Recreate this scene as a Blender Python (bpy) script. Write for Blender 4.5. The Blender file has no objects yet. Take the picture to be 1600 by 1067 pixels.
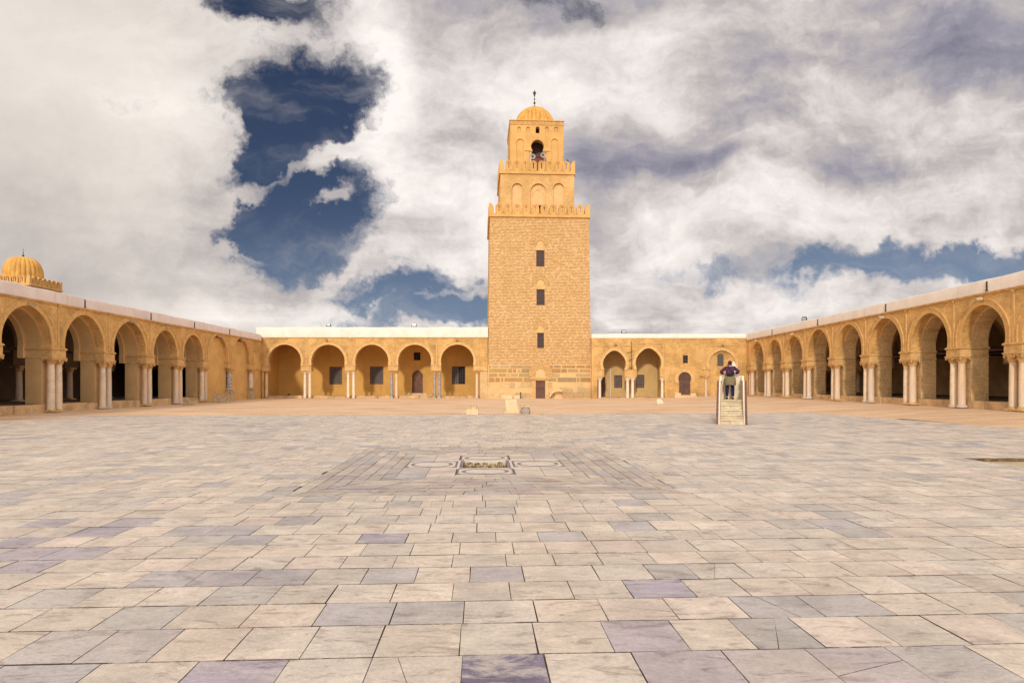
import bpy, bmesh, math, random
from mathutils import Vector, Matrix, noise
from mathutils.geometry import tessellate_polygon
S = bpy.context.scene
COL = S.collection
R = math.radians
PI = math.pi
F = 977.0; EYE = 1.57
# ---------------------------------------------------------------- camera, light, exposure
cam = bpy.data.objects.new('camera', bpy.data.cameras.new('camera'))
COL.objects.link(cam); S.camera = cam
cam.location = (0, 0, EYE); cam.rotation_euler = (R(90), 0, 0)
cam.data.sensor_width = 36; cam.data.lens = 36 * F / 1600
cam.data.shift_y = (598 - 533.5) / 1600
cam.data.clip_start = .1; cam.data.clip_end = 3000
S.view_settings.view_transform = 'Standard'; S.view_settings.look = 'None'
S.view_settings.exposure = .12; S.view_settings.gamma = 1
SUN_AZ, SUN_EL = R(12), R(25)
sun = bpy.data.objects.new('sun', bpy.data.lights.new('sun', 'SUN'))
COL.objects.link(sun)
sun.data.energy = 2.0; sun.data.angle = R(3.5); sun.data.color = (1, .91, .79)
sd = Vector((math.sin(SUN_AZ) * math.cos(SUN_EL), math.cos(SUN_AZ) * math.cos(SUN_EL), -math.sin(SUN_EL)))
sun.rotation_euler = sd.to_track_quat('-Z', 'Y').to_euler()


def N(t, typ, ins=None, **props):
    n = t.nodes.new('ShaderNode' + typ)
    for k, v in props.items():
        setattr(n, k, v)
    for k, v in (ins or {}).items():
        s = n.inputs[k]
        if isinstance(v, bpy.types.NodeSocket):
            t.links.new(v, s)
        elif isinstance(v, bpy.types.Node):
            t.links.new(v.outputs[0], s)
        else:
            s.default_value = v
    return n


def M_(t, op, a, b=0.0, c=None, clamp=False):
    d = {0: a, 1: b}
    if c is not None: d[2] = c
    return N(t, 'Math', d, operation=op, use_clamp=clamp).outputs[0]


def MR(t, v, a, b, c=0.0, d=1.0, smooth=True):
    return N(t, 'MapRange', {0: v, 1: a, 2: b, 3: c, 4: d},
             interpolation_type='SMOOTHSTEP' if smooth else 'LINEAR').outputs[0]


def MIX(t, f, a, b, mode='MIX'):
    n = t.nodes.new('ShaderNodeMix'); n.data_type = 'RGBA'; n.blend_type = mode
    for i, v in ((0, f), (6, a), (7, b)):
        if isinstance(v, bpy.types.NodeSocket): t.links.new(v, n.inputs[i])
        elif i == 0: n.inputs[0].default_value = v
        else: n.inputs[i].default_value = tuple(v[:3]) + (1,)
    return n.outputs[2]


def NOI(t, vec, scale, detail=4, rough=.55, dist=0.0, out=0):
    return N(t, 'TexNoise', {'Vector': vec, 'Scale': scale, 'Detail': detail, 'Roughness': rough,
                             'Distortion': dist}).outputs[out]


def srgb(r, g, b):
    f = lambda c: (c / 255 / 12.92) if c / 255 <= .04045 else ((c / 255 + .055) / 1.055) ** 2.4
    return (f(r), f(g), f(b))


# ---------------------------------------------------------------- world: blue sky seen through broken cloud
def build_world():
    w = bpy.data.worlds.new('World'); S.world = w; w.use_nodes = True
    t = w.node_tree; t.nodes.clear()
    sky = N(t, 'TexSky', sky_type='NISHITA', sun_disc=False)
    sky.sun_elevation = SUN_EL; sky.sun_rotation = PI + SUN_AZ; sky.altitude = 60
    sky.air_density = .9; sky.dust_density = .6; sky.ozone_density = 3
    deep = MIX(t, 1.0, sky.outputs[0], (.27, .25, .28), 'MULTIPLY')
    d = N(t, 'TexCoord').outputs['Generated']
    sp = N(t, 'SeparateXYZ', {0: d})
    y = M_(t, 'MAXIMUM', M_(t, 'ABSOLUTE', sp.outputs[1]), .22)
    u = M_(t, 'DIVIDE', sp.outputs[0], y); v = M_(t, 'DIVIDE', sp.outputs[2], y)
    front = MR(t, sp.outputs[1], .1, .3)
    uv = N(t, 'CombineXYZ', {0: u, 1: v, 2: 0.0}).outputs[0]
    # stretched coordinates: the layer of cloud runs away overhead
    zz = M_(t, 'ADD', M_(t, 'MAXIMUM', sp.outputs[2], 0.0), .22)
    lay = N(t, 'CombineXYZ', {0: M_(t, 'DIVIDE', sp.outputs[0], zz), 1: M_(t, 'DIVIDE', sp.outputs[1], zz), 2: 0.0}).outputs[0]
    wn = NOI(t, uv, 3.2, 5, .6, 0, 1)
    wn2 = NOI(t, uv, 14, 5, .65, 0, 1)
    def vm(op, a, b, **k):
        n = N(t, 'VectorMath', {0: a}, operation=op)
        if isinstance(b, (int, float)): n.inputs[3].default_value = b
        elif isinstance(b, tuple): n.inputs[1].default_value = b
        else: t.links.new(b, n.inputs[1])
        return n.outputs[0]
    wv = vm('SCALE', vm('SUBTRACT', wn, (.5, .5, .5)), .22)
    wv2 = vm('SCALE', vm('SUBTRACT', wn2, (.5, .5, .5)), .085)
    uw = vm('ADD', vm('ADD', uv, wv), wv2)
    uws = vm('ADD', uv, wv)
    def blob(px, py, rx, ry, ang=0, soft=.55, wgt=1.0, src=None):
        m = N(t, 'Mapping', {0: src or uw, 'Location': ((px - 800) / F, (598 - py) / F, 0), 'Rotation': (0, 0, R(ang)),
                             'Scale': (rx / F, ry / F, 1)}, vector_type='TEXTURE')
        ln = N(t, 'VectorMath', {0: m.outputs[0]}, operation='LENGTH').outputs['Value']
        soft = min(1.0, soft + .22); return MR(t, ln, 1 + soft, max(.02, 1 - soft), 0, wgt)
    def total(lst, **k):
        s = None
        for b in lst:
            o = blob(*b, **k); s = o if s is None else M_(t, 'ADD', s, o)
        return s
    holes = total([(480, 170, 100, 92, 25, .4, 1.0), (437, 240, 60, 55, 10, .5, .9), (375, 170, 60, 110, 0, .8, .42), (400, 300, 50, 60, 0, .8, .35), (700, 440, 60, 40, 0, .8, .3),
                   (500, 328, 105, 54, 8, .4, 1.0), (430, 365, 72, 60, 0, .5, .75), (540, 395, 110, 45, -12, .6, .55),
                   (640, 452, 130, 36, -6, .7, .62), (715, 476, 70, 26, 0, .7, .6), (412, 2, 110, 38, -5, .6, .95),
                   (845, 4, 120, 26, -8, .7, .62), (1400, 402, 300, 22, 3, .7, .78), (1330, 436, 130, 22, 5, .7, .60),
                   (600, 500, 130, 14, 0, .8, .42), (938, 372, 26, 38, 0, .8, .45), (1590, 385, 170, 26, 6, .7, .6),
                   (640, 60, 60, 26, 20, .9, .2), (930, 440, 26, 14, 0, .8, .4)])
    wisps = total([(470, 276, 135, 17, 24, .6, 1.05), (518, 322, 22, 13, 20, .7, .95), (455, 352, 36, 12, -48, .6, 1.0), (560, 420, 60, 10, 24, .8, .6), (690, 455, 60, 8, 15, .8, .5),
                   (400, 385, 42, 9, -15, .8, .5), (600, 428, 40, 12, 10, .8, .5)])
    det = NOI(t, uw, 7.5, 9, .62, .35)
    det2 = NOI(t, lay, 2.2, 8, .6, .6)
    # a few real gaps in the parts of the sky outside the view too
    gaps = MR(t, NOI(t, lay, .55, 4, .5, .4), .57, .72, 0, .9)
    back = M_(t, 'MULTIPLY', gaps, M_(t, 'SUBTRACT', 1.0, front))
    f = M_(t, 'ADD', M_(t, 'MULTIPLY', M_(t, 'SUBTRACT', holes, wisps), front), back)
    # fibres of cloud drawn out from lower left to upper right
    sv = N(t, 'Mapping', {0: uws, 'Rotation': (0, 0, R(-30)), 'Scale': (1.2, 3.6, 1)}).outputs[0]
    fib = NOI(t, sv, 3.4, 8, .58, .12)
    fine = NOI(t, uw, 26, 7, .66, .6)
    f = M_(t, 'ADD', f, M_(t, 'MULTIPLY', M_(t, 'SUBTRACT', det, .5), 1.15))
    f = M_(t, 'ADD', f, M_(t, 'MULTIPLY', M_(t, 'SUBTRACT', fib, .5), 1.0))
    f = M_(t, 'ADD', f, M_(t, 'MULTIPLY', M_(t, 'SUBTRACT', fine, .5), .70))
    veil = MR(t, fib, .46, .74, 0, .26)
    blue = M_(t, 'MULTIPLY', MR(t, f, .22, .84), M_(t, 'SUBTRACT', 1.0, veil))
    # light and dark parts of the cloud sheet
    lights = total([(600, 150, 32, 170, 6, .7, .22), (630, 300, 60, 130, -15, .8, .18), (700, 90, 130, 90, 0, .9, .14),
                    (860, 150, 120, 90, 0, 1, .12), (1000, 90, 300, 90, 15, 1, .13), (760, 330, 60, 90, 0, .9, .16),
                    (1100, 330, 300, 60, 8, 1, .14), (1150, 470, 280, 36, 0, .8, .24), (1500, 180, 180, 110, 0, 1, .14),
                    (480, 500, 220, 30, 0, .9, .24), (700, 420, 70, 26, 25, .8, .25), (1300, 350, 320, 45, 8, .9, .15),
                    (1560, 430, 80, 18, 8, .8, .15), (1010, 170, 90, 60, 0, 1, .12),
                    (545, 235, 50, 28, 25, .9, .20), (620, 470, 40, 6, 5, .9, .2), (60, 60, 380, 190, 0, 1, .20), (250, 300, 150, 200, 0, 1, .10)], src=uws)
    darks = total([(1440, 50, 260, 60, -8, 1, .26), (1050, 265, 110, 16, 8, .9, .20), (1180, 210, 240, 70, 10, 1, .16),
                   (940, 230, 60, 110, 0, 1, .16), (120, 420, 240, 60, 0, 1, .07), (660, 205, 60, 100, -20, 1, .12), (800, 30, 130, 40, 0, 1, .24),
                   (1560, 100, 130, 60, 0, 1, .16), (350, 300, 90, 60, 0, 1, .12), (730, 200, 50, 50, 0, 1, .2), (1000, 20, 100, 30, 0, 1, .1),
                   (1280, 400, 200, 24, 3, .9, .14), (1150, 150, 120, 60, 30, 1, .12)], src=uws)
    amp = MR(t, u, -.75, -.25, .14, .62)
    L = M_(t, 'ADD', .58, M_(t, 'MULTIPLY', M_(t, 'SUBTRACT', lights, darks), front))
    L = M_(t, 'ADD', L, M_(t, 'MULTIPLY', M_(t, 'SUBTRACT', det, .5), amp))
    L = M_(t, 'ADD', L, M_(t, 'MULTIPLY', M_(t, 'SUBTRACT', det2, .5), M_(t, 'MULTIPLY', amp, 1.3)))
    L = M_(t, 'ADD', L, M_(t, 'MULTIPLY', M_(t, 'SUBTRACT', fib, .5), M_(t, 'MULTIPLY', amp, 1.25)))
    L = M_(t, 'ADD', L, M_(t, 'MULTIPLY', M_(t, 'SUBTRACT', fine, .5), M_(t, 'MULTIPLY', amp, .35)))
    cr = N(t, 'ValToRGB', {0: L})
    el = cr.color_ramp.elements
    el[0].position = .12; el[0].color = srgb(124, 123, 140) + (1,)
    el[1].position = .95; el[1].color = srgb(252, 245, 240) + (1,)
    for p, c in ((.34, (158, 154, 166)), (.52, (190, 183, 182)), (.70, (222, 214, 210))):
        e = el.new(p); e.color = srgb(*c) + (1,)
    warm = MR(t, u, -.1, -.75, 0, 1)
    ccol = MIX(t, M_(t, 'MULTIPLY', warm, .8), cr.outputs[0],
               MIX(t, 1.0, cr.outputs[0], (.97, .95, .895), 'MULTIPLY'))
    b1 = N(t, 'Background', {0: deep, 1: .10})
    # unseen cloud behind the camera and overhead, brightened to add fill light
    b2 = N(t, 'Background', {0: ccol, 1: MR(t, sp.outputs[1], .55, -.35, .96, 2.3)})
    # towards the horizon the clear sky pales
    pale = MR(t, v, .30, .02, 0, .60)
    b3 = N(t, 'Background', {0: srgb(132, 150, 176) + (1,), 1: 1.0})
    pale = M_(t, 'ADD', pale, MR(t, u, .15, .55, 0, .34), clamp=True)
    m0 = N(t, 'MixShader', {0: pale, 1: b1, 2: b3})
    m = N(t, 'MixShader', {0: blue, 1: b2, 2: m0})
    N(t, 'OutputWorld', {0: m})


build_world()

# ---------------------------------------------------------------- materials
MATS = {}


def mat(name, fn, rough=.85, spec=.3):
    m = bpy.data.materials.new(name); m.use_nodes = True
    t = m.node_tree; b = t.nodes['Principled BSDF']
    b.inputs['Roughness'].default_value = rough
    b.inputs['Specular IOR Level'].default_value = spec
    tc = N(t, 'TexCoord'); V = tc.outputs['Object']
    r = fn(t, b, V)
    if r is not None:
        if isinstance(r, tuple) and isinstance(r[0], bpy.types.NodeSocket):
            c, h, dist = r
            t.links.new(N(t, 'Bump', {'Height': h, 'Distance': dist, 'Strength': 1.0}).outputs[0], b.inputs['Normal'])
        else: c = r
        if isinstance(c, bpy.types.NodeSocket): t.links.new(c, b.inputs['Base Color'])
        else: b.inputs['Base Color'].default_value = tuple(c[:3]) + (1,)
    MATS[name] = m
    return m


def wallvec(t, V, wob=0.0):
    s = N(t, 'SeparateXYZ', {0: V})
    a = M_(t, 'ADD', s.outputs[0], s.outputs[1]); z = s.outputs[2]
    if wob:
        n = NOI(t, V, 1.3, 3); z = M_(t, 'ADD', z, M_(t, 'MULTIPLY', M_(t, 'SUBTRACT', n, .5), wob))
        n = NOI(t, V, 3.1, 3); a = M_(t, 'ADD', a, M_(t, 'MULTIPLY', M_(t, 'SUBTRACT', n, .5), wob * 2.5))
    return N(t, 'CombineXYZ', {0: a, 1: z, 2: 0.0}).outputs[0], s


def brick_mat(name, c1, c2, mo, w, h, ms, wob=.05, wear=.5, dist=.02, seed=0., plaster=0.0):
    def fn(t, b, V):
        wv, s = wallvec(t, V, wob)
        br = N(t, 'TexBrick', {'Vector': wv, 'Color1': c1 + (1,), 'Color2': c2 + (1,), 'Mortar': mo + (1,), 'Scale': 1.0,
                               'Mortar Size': ms, 'Mortar Smooth': .35, 'Bias': -.1, 'Brick Width': w, 'Row Height': h}, offset_frequency=2)
        c = br.outputs[0]
        n1 = NOI(t, V, .55, 5, .6); n2 = NOI(t, V, 9, 5, .65)
        # single bricks that have gone darker or paler
        n3 = NOI(t, N(t, 'Mapping', {0: V, 'Scale': (1.6, 1.6, 7)}).outputs[0], 1.6, 3, .6)
        c = MIX(t, MR(t, n3, .52, .72, 0, .38), c, tuple(x * .62 for x in c1))
        c = MIX(t, MR(t, n3, .46, .30, 0, .35), c, tuple(min(1, x * 1.3) for x in mo))
        k = MR(t, n1, .3, .7, 1 - .28 * wear, 1 + .17 * wear)
        c = MIX(t, 1.0, c, N(t, 'CombineXYZ', {0: k, 1: k, 2: k}).outputs[0], 'MULTIPLY')
        st = NOI(t, N(t, 'Mapping', {0: V, 'Scale': (2.2, 2.2, .22)}).outputs[0], 1.0, 6, .65)
        c = MIX(t, MR(t, st, .56, .78, 0, .5 * wear), c, tuple(x * .5 for x in c2))
        if plaster:
            pm = MR(t, NOI(t, V, .42, 6, .7, .3), .50, .60)
            c = MIX(t, M_(t, 'MULTIPLY', pm, plaster), c, tuple(x * 1.04 for x in mo))
        dz = M_(t, 'ADD', s.outputs[2], M_(t, 'MULTIPLY', M_(t, 'SUBTRACT', NOI(t, V, 1.1, 6, .65), .5), 2.2))
        c = MIX(t, MR(t, dz, 1.0, .1, 0, .45 * min(1, wear)), c, tuple(x * .58 for x in c1))
        k2 = MR(t, n2, .25, .75, .84, 1.14)
        c = MIX(t, 1.0, c, N(t, 'CombineXYZ', {0: k2, 1: k2, 2: k2}).outputs[0], 'MULTIPLY')
        hh = M_(t, 'ADD', M_(t, 'MULTIPLY', br.outputs['Fac'], -1.0), M_(t, 'MULTIPLY', n2, .9))
        return c, hh, dist
    return mat(name, fn, .92, .15)


def plain_mat(name, col, var=.25, scale=1.2, rough=.9, spec=.2, bump=.01, streak=0.0, col2=None, fine=14):
    def fn(t, b, V):
        n1 = NOI(t, V, scale, 6, .6, .3); n2 = NOI(t, V, fine, 5, .65)
        c = MIX(t, MR(t, n1, .3, .7), tuple(x * (1 - var) for x in (col2 or col)), tuple(min(1, x * (1 + var * .6)) for x in col))
        if streak:
            st = NOI(t, N(t, 'Mapping', {0: V, 'Scale': (3, 3, .35)}).outputs[0], 1.2, 6, .65)
            c = MIX(t, MR(t, st, .54, .78, 0, streak), c, tuple(x * .45 for x in col))
        k2 = MR(t, n2, .25, .75, 1 - var * .35, 1 + var * .35)
        c = MIX(t, 1.0, c, N(t, 'CombineXYZ', {0: k2, 1: k2, 2: k2}).outputs[0], 'MULTIPLY')
        return c, n2, bump
    return mat(name, fn, rough, spec)


def tower_f(t, b, V):
    wv, sx = wallvec(t, V, .05)
    s2 = N(t, 'SeparateXYZ', {0: wv}); a, z = s2.outputs[0], s2.outputs[1]
    q = M_(t, 'DIVIDE', z, .155); row = M_(t, 'FLOOR', q); fr = M_(t, 'ABSOLUTE', M_(t, 'SUBTRACT', M_(t, 'SUBTRACT', q, row), .5))
    rv = N(t, 'CombineXYZ', {0: M_(t, 'MULTIPLY', a, 3.8), 1: M_(t, 'MULTIPLY', row, 7.31), 2: 0.0}).outputs[0]
    dn = NOI(t, rv, 1.0, 2, .5)
    dash = M_(t, 'MULTIPLY', MR(t, dn, .26, .60), MR(t, fr, .36, .14))
    jv = N(t, 'CombineXYZ', {0: M_(t, 'MULTIPLY', a, 9.0), 1: M_(t, 'MULTIPLY', row, 3.17), 2: 0.0}).outputs[0]
    j = NOI(t, jv, 1.0, 1, .5)
    n1 = NOI(t, V, .5, 5, .6); n2 = NOI(t, V, 9, 5, .65)
    c = MIX(t, MR(t, j, .35, .65), (.61, .40, .18), (.69, .465, .235))
    c = MIX(t, MR(t, n1, .35, .7, 0, .45), c, (.58, .36, .14))
    c = MIX(t, M_(t, 'MULTIPLY', dash, .85), c, (.27, .135, .045))  # dashes: shadow of the recessed brick joints, put into the colour
    n3 = NOI(t, N(t, 'Mapping', {0: V, 'Scale': (1.5, 1.5, .3)}).outputs[0], .8, 6, .65)
    c = MIX(t, MR(t, n3, .54, .76, 0, .35), c, (.42, .25, .09))
    h = M_(t, 'SUBTRACT', M_(t, 'MULTIPLY', n2, .8), dash)
    return c, h, .016
mat('tower_brick', tower_f, .92, .15)
brick_mat('tier_brick', (.62, .38, .145), (.58, .35, .13), (.70, .45, .20), .40, .13, .012, .04, .5, .01, plaster=.6)
brick_mat('gallery_brick', (.66, .385, .135), (.58, .33, .105), (.74, .46, .185), .40, .12, .014, .05, 1.1, .014, plaster=.6)
brick_mat('pier_brick', (.68, .46, .22), (.58, .38, .17), (.80, .58, .31), .62, .26, .02, .06, .7, .02, plaster=.3)
brick_mat('north_brick', (.62, .37, .13), (.52, .30, .095), (.72, .46, .19), .42, .13, .018, .06, 1.2, .018, plaster=.45)
plain_mat('ochre_render', (.62, .37, .13), .16, .6, streak=.25)
plain_mat('niche_render', (.70, .45, .21), .10, 1.2, streak=.1)
plain_mat('back_plaster', (.60, .35, .10), .13, .5, streak=.4)
plain_mat('east_plaster', (.56, .39, .17), .12, .6, streak=.4)
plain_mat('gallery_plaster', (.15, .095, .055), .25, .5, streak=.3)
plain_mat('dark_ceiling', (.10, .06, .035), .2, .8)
plain_mat('whitewash', (.76, .665, .57), .09, .8, streak=.28, bump=.006)
plain_mat('grey_whitewash', (.74, .63, .56), .10, .7, streak=.42, bump=.006)
plain_mat('dome_gold', (.62, .34, .085), .22, 1.5, streak=.6, rough=.7)
plain_mat('moulding_stone', (.62, .385, .155), .22, 3, streak=.2)
plain_mat('voussoir', (.65, .42, .18), .18, 4)
plain_mat('podium_stone', (.56, .37, .19), .3, 1.4)
plain_mat('dark_wood', (.12, .06, .045), .3, 5, .6, .3, .004, .3)
plain_mat('door_wood', (.15, .07, .045), .25, 3, .6, .3, .004, .3)
plain_mat('red_wood', (.20, .065, .04), .2, 4, .6)
plain_mat('iron', (.05, .045, .045), .2, 6, .55, .4, .002)
plain_mat('shutter_grey', (.16, .13, .11), .2, 4, .7)
plain_mat('opening_shade', (.015, .012, .01), .1, 2)  # flat black standing in for the shade inside window openings
plain_mat('cream_stone', (.68, .52, .31), .12, 3, bump=.015)
plain_mat('rough_stone', (.50, .37, .22), .3, 4, bump=.03)
plain_mat('grey_stone', (.38, .33, .27), .3, 3, bump=.03)
plain_mat('pale_marble', (.76, .64, .48), .12, 2.5, .55, .35, .004)
plain_mat('purple_stone', (.21, .165, .165), .2, 3, .6)
plain_mat('stair_stone', (.66, .55, .36), .25, 5, bump=.012)
plain_mat('rail_brown', (.15, .075, .06), .25, 4, .6)
plain_mat('lamp_body', (.06, .06, .06), .2, 4, .5)
plain_mat('lamp_glass', (.50, .50, .46), .05, 4, .15, .5, 0.0005)
plain_mat('speaker_grey', (.34, .32, .29), .12, 4, .5)
plain_mat('moss_sand', (.46, .35, .20), .45, 9, bump=.01, col2=(.17, .12, .05))
plain_mat('pit_floor', (.44, .37, .24), .2, 1.2)
plain_mat('bronze', (.06, .045, .03), .3, 6, .45, .5)
plain_mat('skin', (.42, .24, .16), .08, 6, .55)
plain_mat('hair_scarf', (.035, .015, .025), .2, 12, .8)
plain_mat('purple_cloth', (.08, .03, .065), .22, 7, .85, .1, .004)
plain_mat('khaki_cloth', (.20, .165, .095), .18, 7, .9, .1, .004)
plain_mat('denim', (.018, .022, .065), .2, 9, .85, .1)
plain_mat('black_nylon', (.012, .01, .015), .1, 9, .6)
plain_mat('black_leather', (.02, .015, .015), .1, 9, .5)
plain_mat('white_paper', (.8, .8, .78), .03, 5, .6)
plain_mat('ring_render', (.63, .375, .135), .16, 3, streak=.2)
plain_mat('inlay_pale', (.58, .51, .43), .12, 4, .55, .35, .004)
plain_mat('cream_marble', (.72, .57, .39), .16, 2.5, .55, .35, .004, .2)
plain_mat('rose_marble', (.62, .44, .31), .25, 3, .5, .4, .004)
plain_mat('right_plaster', (.52, .34, .17), .25, .6, streak=.4)
plain_mat('dark_joint', (.40, .22, .07), .2, 6)
plain_mat('pit_wall', (.20, .125, .06), .5, 5)
plain_mat('left_pier', (.60, .39, .18), .12, .8, streak=.2)


def col_f(t, b, V):   # marble shafts: every column its own tone
    oi = N(t, 'ObjectInfo')
    cr = N(t, 'ValToRGB', {0: oi.outputs['Random']})
    e = cr.color_ramp.elements
    e[0].color = (.70, .50, .31, 1); e[1].color = (.64, .49, .36, 1); e[1].position = 1
    for p, c in ((.25, (.76, .57, .36, 1)), (.5, (.68, .47, .28, 1)), (.75, (.74, .60, .44, 1))):
        x = e.new(p); x.color = c
    n1 = NOI(t, N(t, 'Mapping', {0: V, 'Scale': (1.5, 1.5, .5)}).outputs[0], 2.2, 6, .65, .6)
    c = MIX(t, MR(t, n1, .35, .7, 0, .55), cr.outputs[0], (.40, .31, .22))
    # lower halves worn grey by weather
    z = N(t, 'SeparateXYZ', {0: V}).outputs[2]
    c = MIX(t, M_(t, 'MULTIPLY', MR(t, M_(t, 'ADD', z, M_(t, 'MULTIPLY', n1, 1.2)), 2.1, .9), .28), c, (.50, .46, .45))
    v = NOI(t, V, 6, 8, .75, 1.4)
    c = MIX(t, MR(t, v, .56, .62, 0, .25), c, (.28, .22, .18))
    return c, v, .004
mat('column_marble', col_f, .6, .35)


def dark_col(t, b, V):
    n1 = NOI(t, V, 5, 6, .65, 1.5)
    c = MIX(t, MR(t, n1, .42, .62), (.20, .18, .19), (.52, .47, .42))
    return c, n1, .004
mat('veined_marble', dark_col, .5, .4)


def attr_f(scale=3.0, bump=.01, vein=0.0, tint=(.5, .5, .5)):
    def fn(t, b, V):
        a = N(t, 'Attribute', attribute_name='tone').outputs['Color']
        n1 = NOI(t, V, scale, 6, .65, .8); n2 = NOI(t, V, 30, 5, .7)
        k = MR(t, n1, .25, .75, .80, 1.16)
        c = MIX(t, 1.0, a, N(t, 'CombineXYZ', {0: k, 1: k, 2: k}).outputs[0], 'MULTIPLY')
        if vein:
            # the grain runs its own way in every slab: shift the pattern by the slab's tone
            sh = N(t, 'VectorMath', {0: a}, operation='SCALE'); sh.inputs[3].default_value = 190
            vv = N(t, 'VectorMath', {0: V, 1: sh.outputs[0]}, operation='ADD').outputs[0]
            w = NOI(t, N(t, 'Mapping', {0: vv, 'Rotation': (0, 0, .6), 'Scale': (1, 3.2, 1)}).outputs[0], 2.4, 9, .72, 1.6)
            c = MIX(t, MR(t, w, .52, .64, 0, vein), c, MIX(t, 1.0, c, (.62, .575, .57), 'MULTIPLY'))
            c = MIX(t, MR(t, w, .46, .36, 0, vein), c, MIX(t, 1.0, c, (1.14, 1.12, 1.08), 'MULTIPLY'))
            w3 = NOI(t, vv, 3.5, 5, .7, 3.0)
            ln = M_(t, 'ABSOLUTE', M_(t, 'SUBTRACT', w3, .5))
            c = MIX(t, MR(t, ln, .010, .0, 0, .35), c, (.17, .14, .14))
            lum = N(t, 'SeparateColor', {0: a}).outputs[0]
            dk = MR(t, lum, .52, .30, 0, .75)
            w4 = NOI(t, N(t, 'Mapping', {0: V, 'Rotation': (0, 0, .5), 'Scale': (1, 2.4, 1)}).outputs[0], 1.5, 9, .72, 1.2)
            c = MIX(t, M_(t, 'MULTIPLY', dk, MR(t, w4, .47, .60)), c, (.52, .46, .40))
            sp = NOI(t, V, 7.5, 3, .5)
            c = MIX(t, MR(t, sp, .69, .73, 0, .5), c, (.16, .13, .11))
            dirt = NOI(t, V, .9, 7, .7)
            c = MIX(t, MR(t, dirt, .52, .74, 0, .4), c, (.36, .27, .20))
        k2 = MR(t, n2, .2, .8, .86, 1.13)
        c = MIX(t, 1.0, c, N(t, 'CombineXYZ', {0: k2, 1: k2, 2: k2}).outputs[0], 'MULTIPLY')
        return c, M_(t, 'ADD', n2, M_(t, 'MULTIPLY', n1, 1.5)), bump
    return fn
mat('slab_marble', attr_f(1.8, .006, .85), .55, .35)
mat('ashlar', attr_f(4.5, .02), .9, .15)


def sand_f(t, b, V):
    n1 = NOI(t, N(t, 'Mapping', {0: V, 'Scale': (.35, 1.0, 1)}).outputs[0], .6, 7, .65, .5)
    n2 = NOI(t, V, 11, 6, .7)
    c = MIX(t, MR(t, n1, .32, .68), (.56, .36, .21), (.72, .51, .33))
    n3 = NOI(t, N(t, 'Mapping', {0: V, 'Scale': (.25, 1.6, 1)}).outputs[0], 1.6, 6, .7, .6)
    c = MIX(t, MR(t, n3, .56, .72, 0, .5), c, (.42, .25, .14))
    c = MIX(t, MR(t, n3, .44, .34, 0, .4), c, (.64, .46, .31))
    v = N(t, 'TexVoronoi', {'Vector': V, 'Scale': 3.2, 'Randomness': 1.0})
    c = MIX(t, MR(t, v.outputs[0], .10, .05, 0, .5), c, (.66, .54, .40))
    k2 = MR(t, n2, .25, .75, .82, 1.15)
    c = MIX(t, 1.0, c, N(t, 'CombineXYZ', {0: k2, 1: k2, 2: k2}).outputs[0], 'MULTIPLY')
    return c, M_(t, 'ADD', n2, M_(t, 'MULTIPLY', n1, 2.0)), .03
mat('sandy_earth', sand_f, .95, .1)
plain_mat('joint_dirt', (.13, .095, .07), .3, 6)


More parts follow.
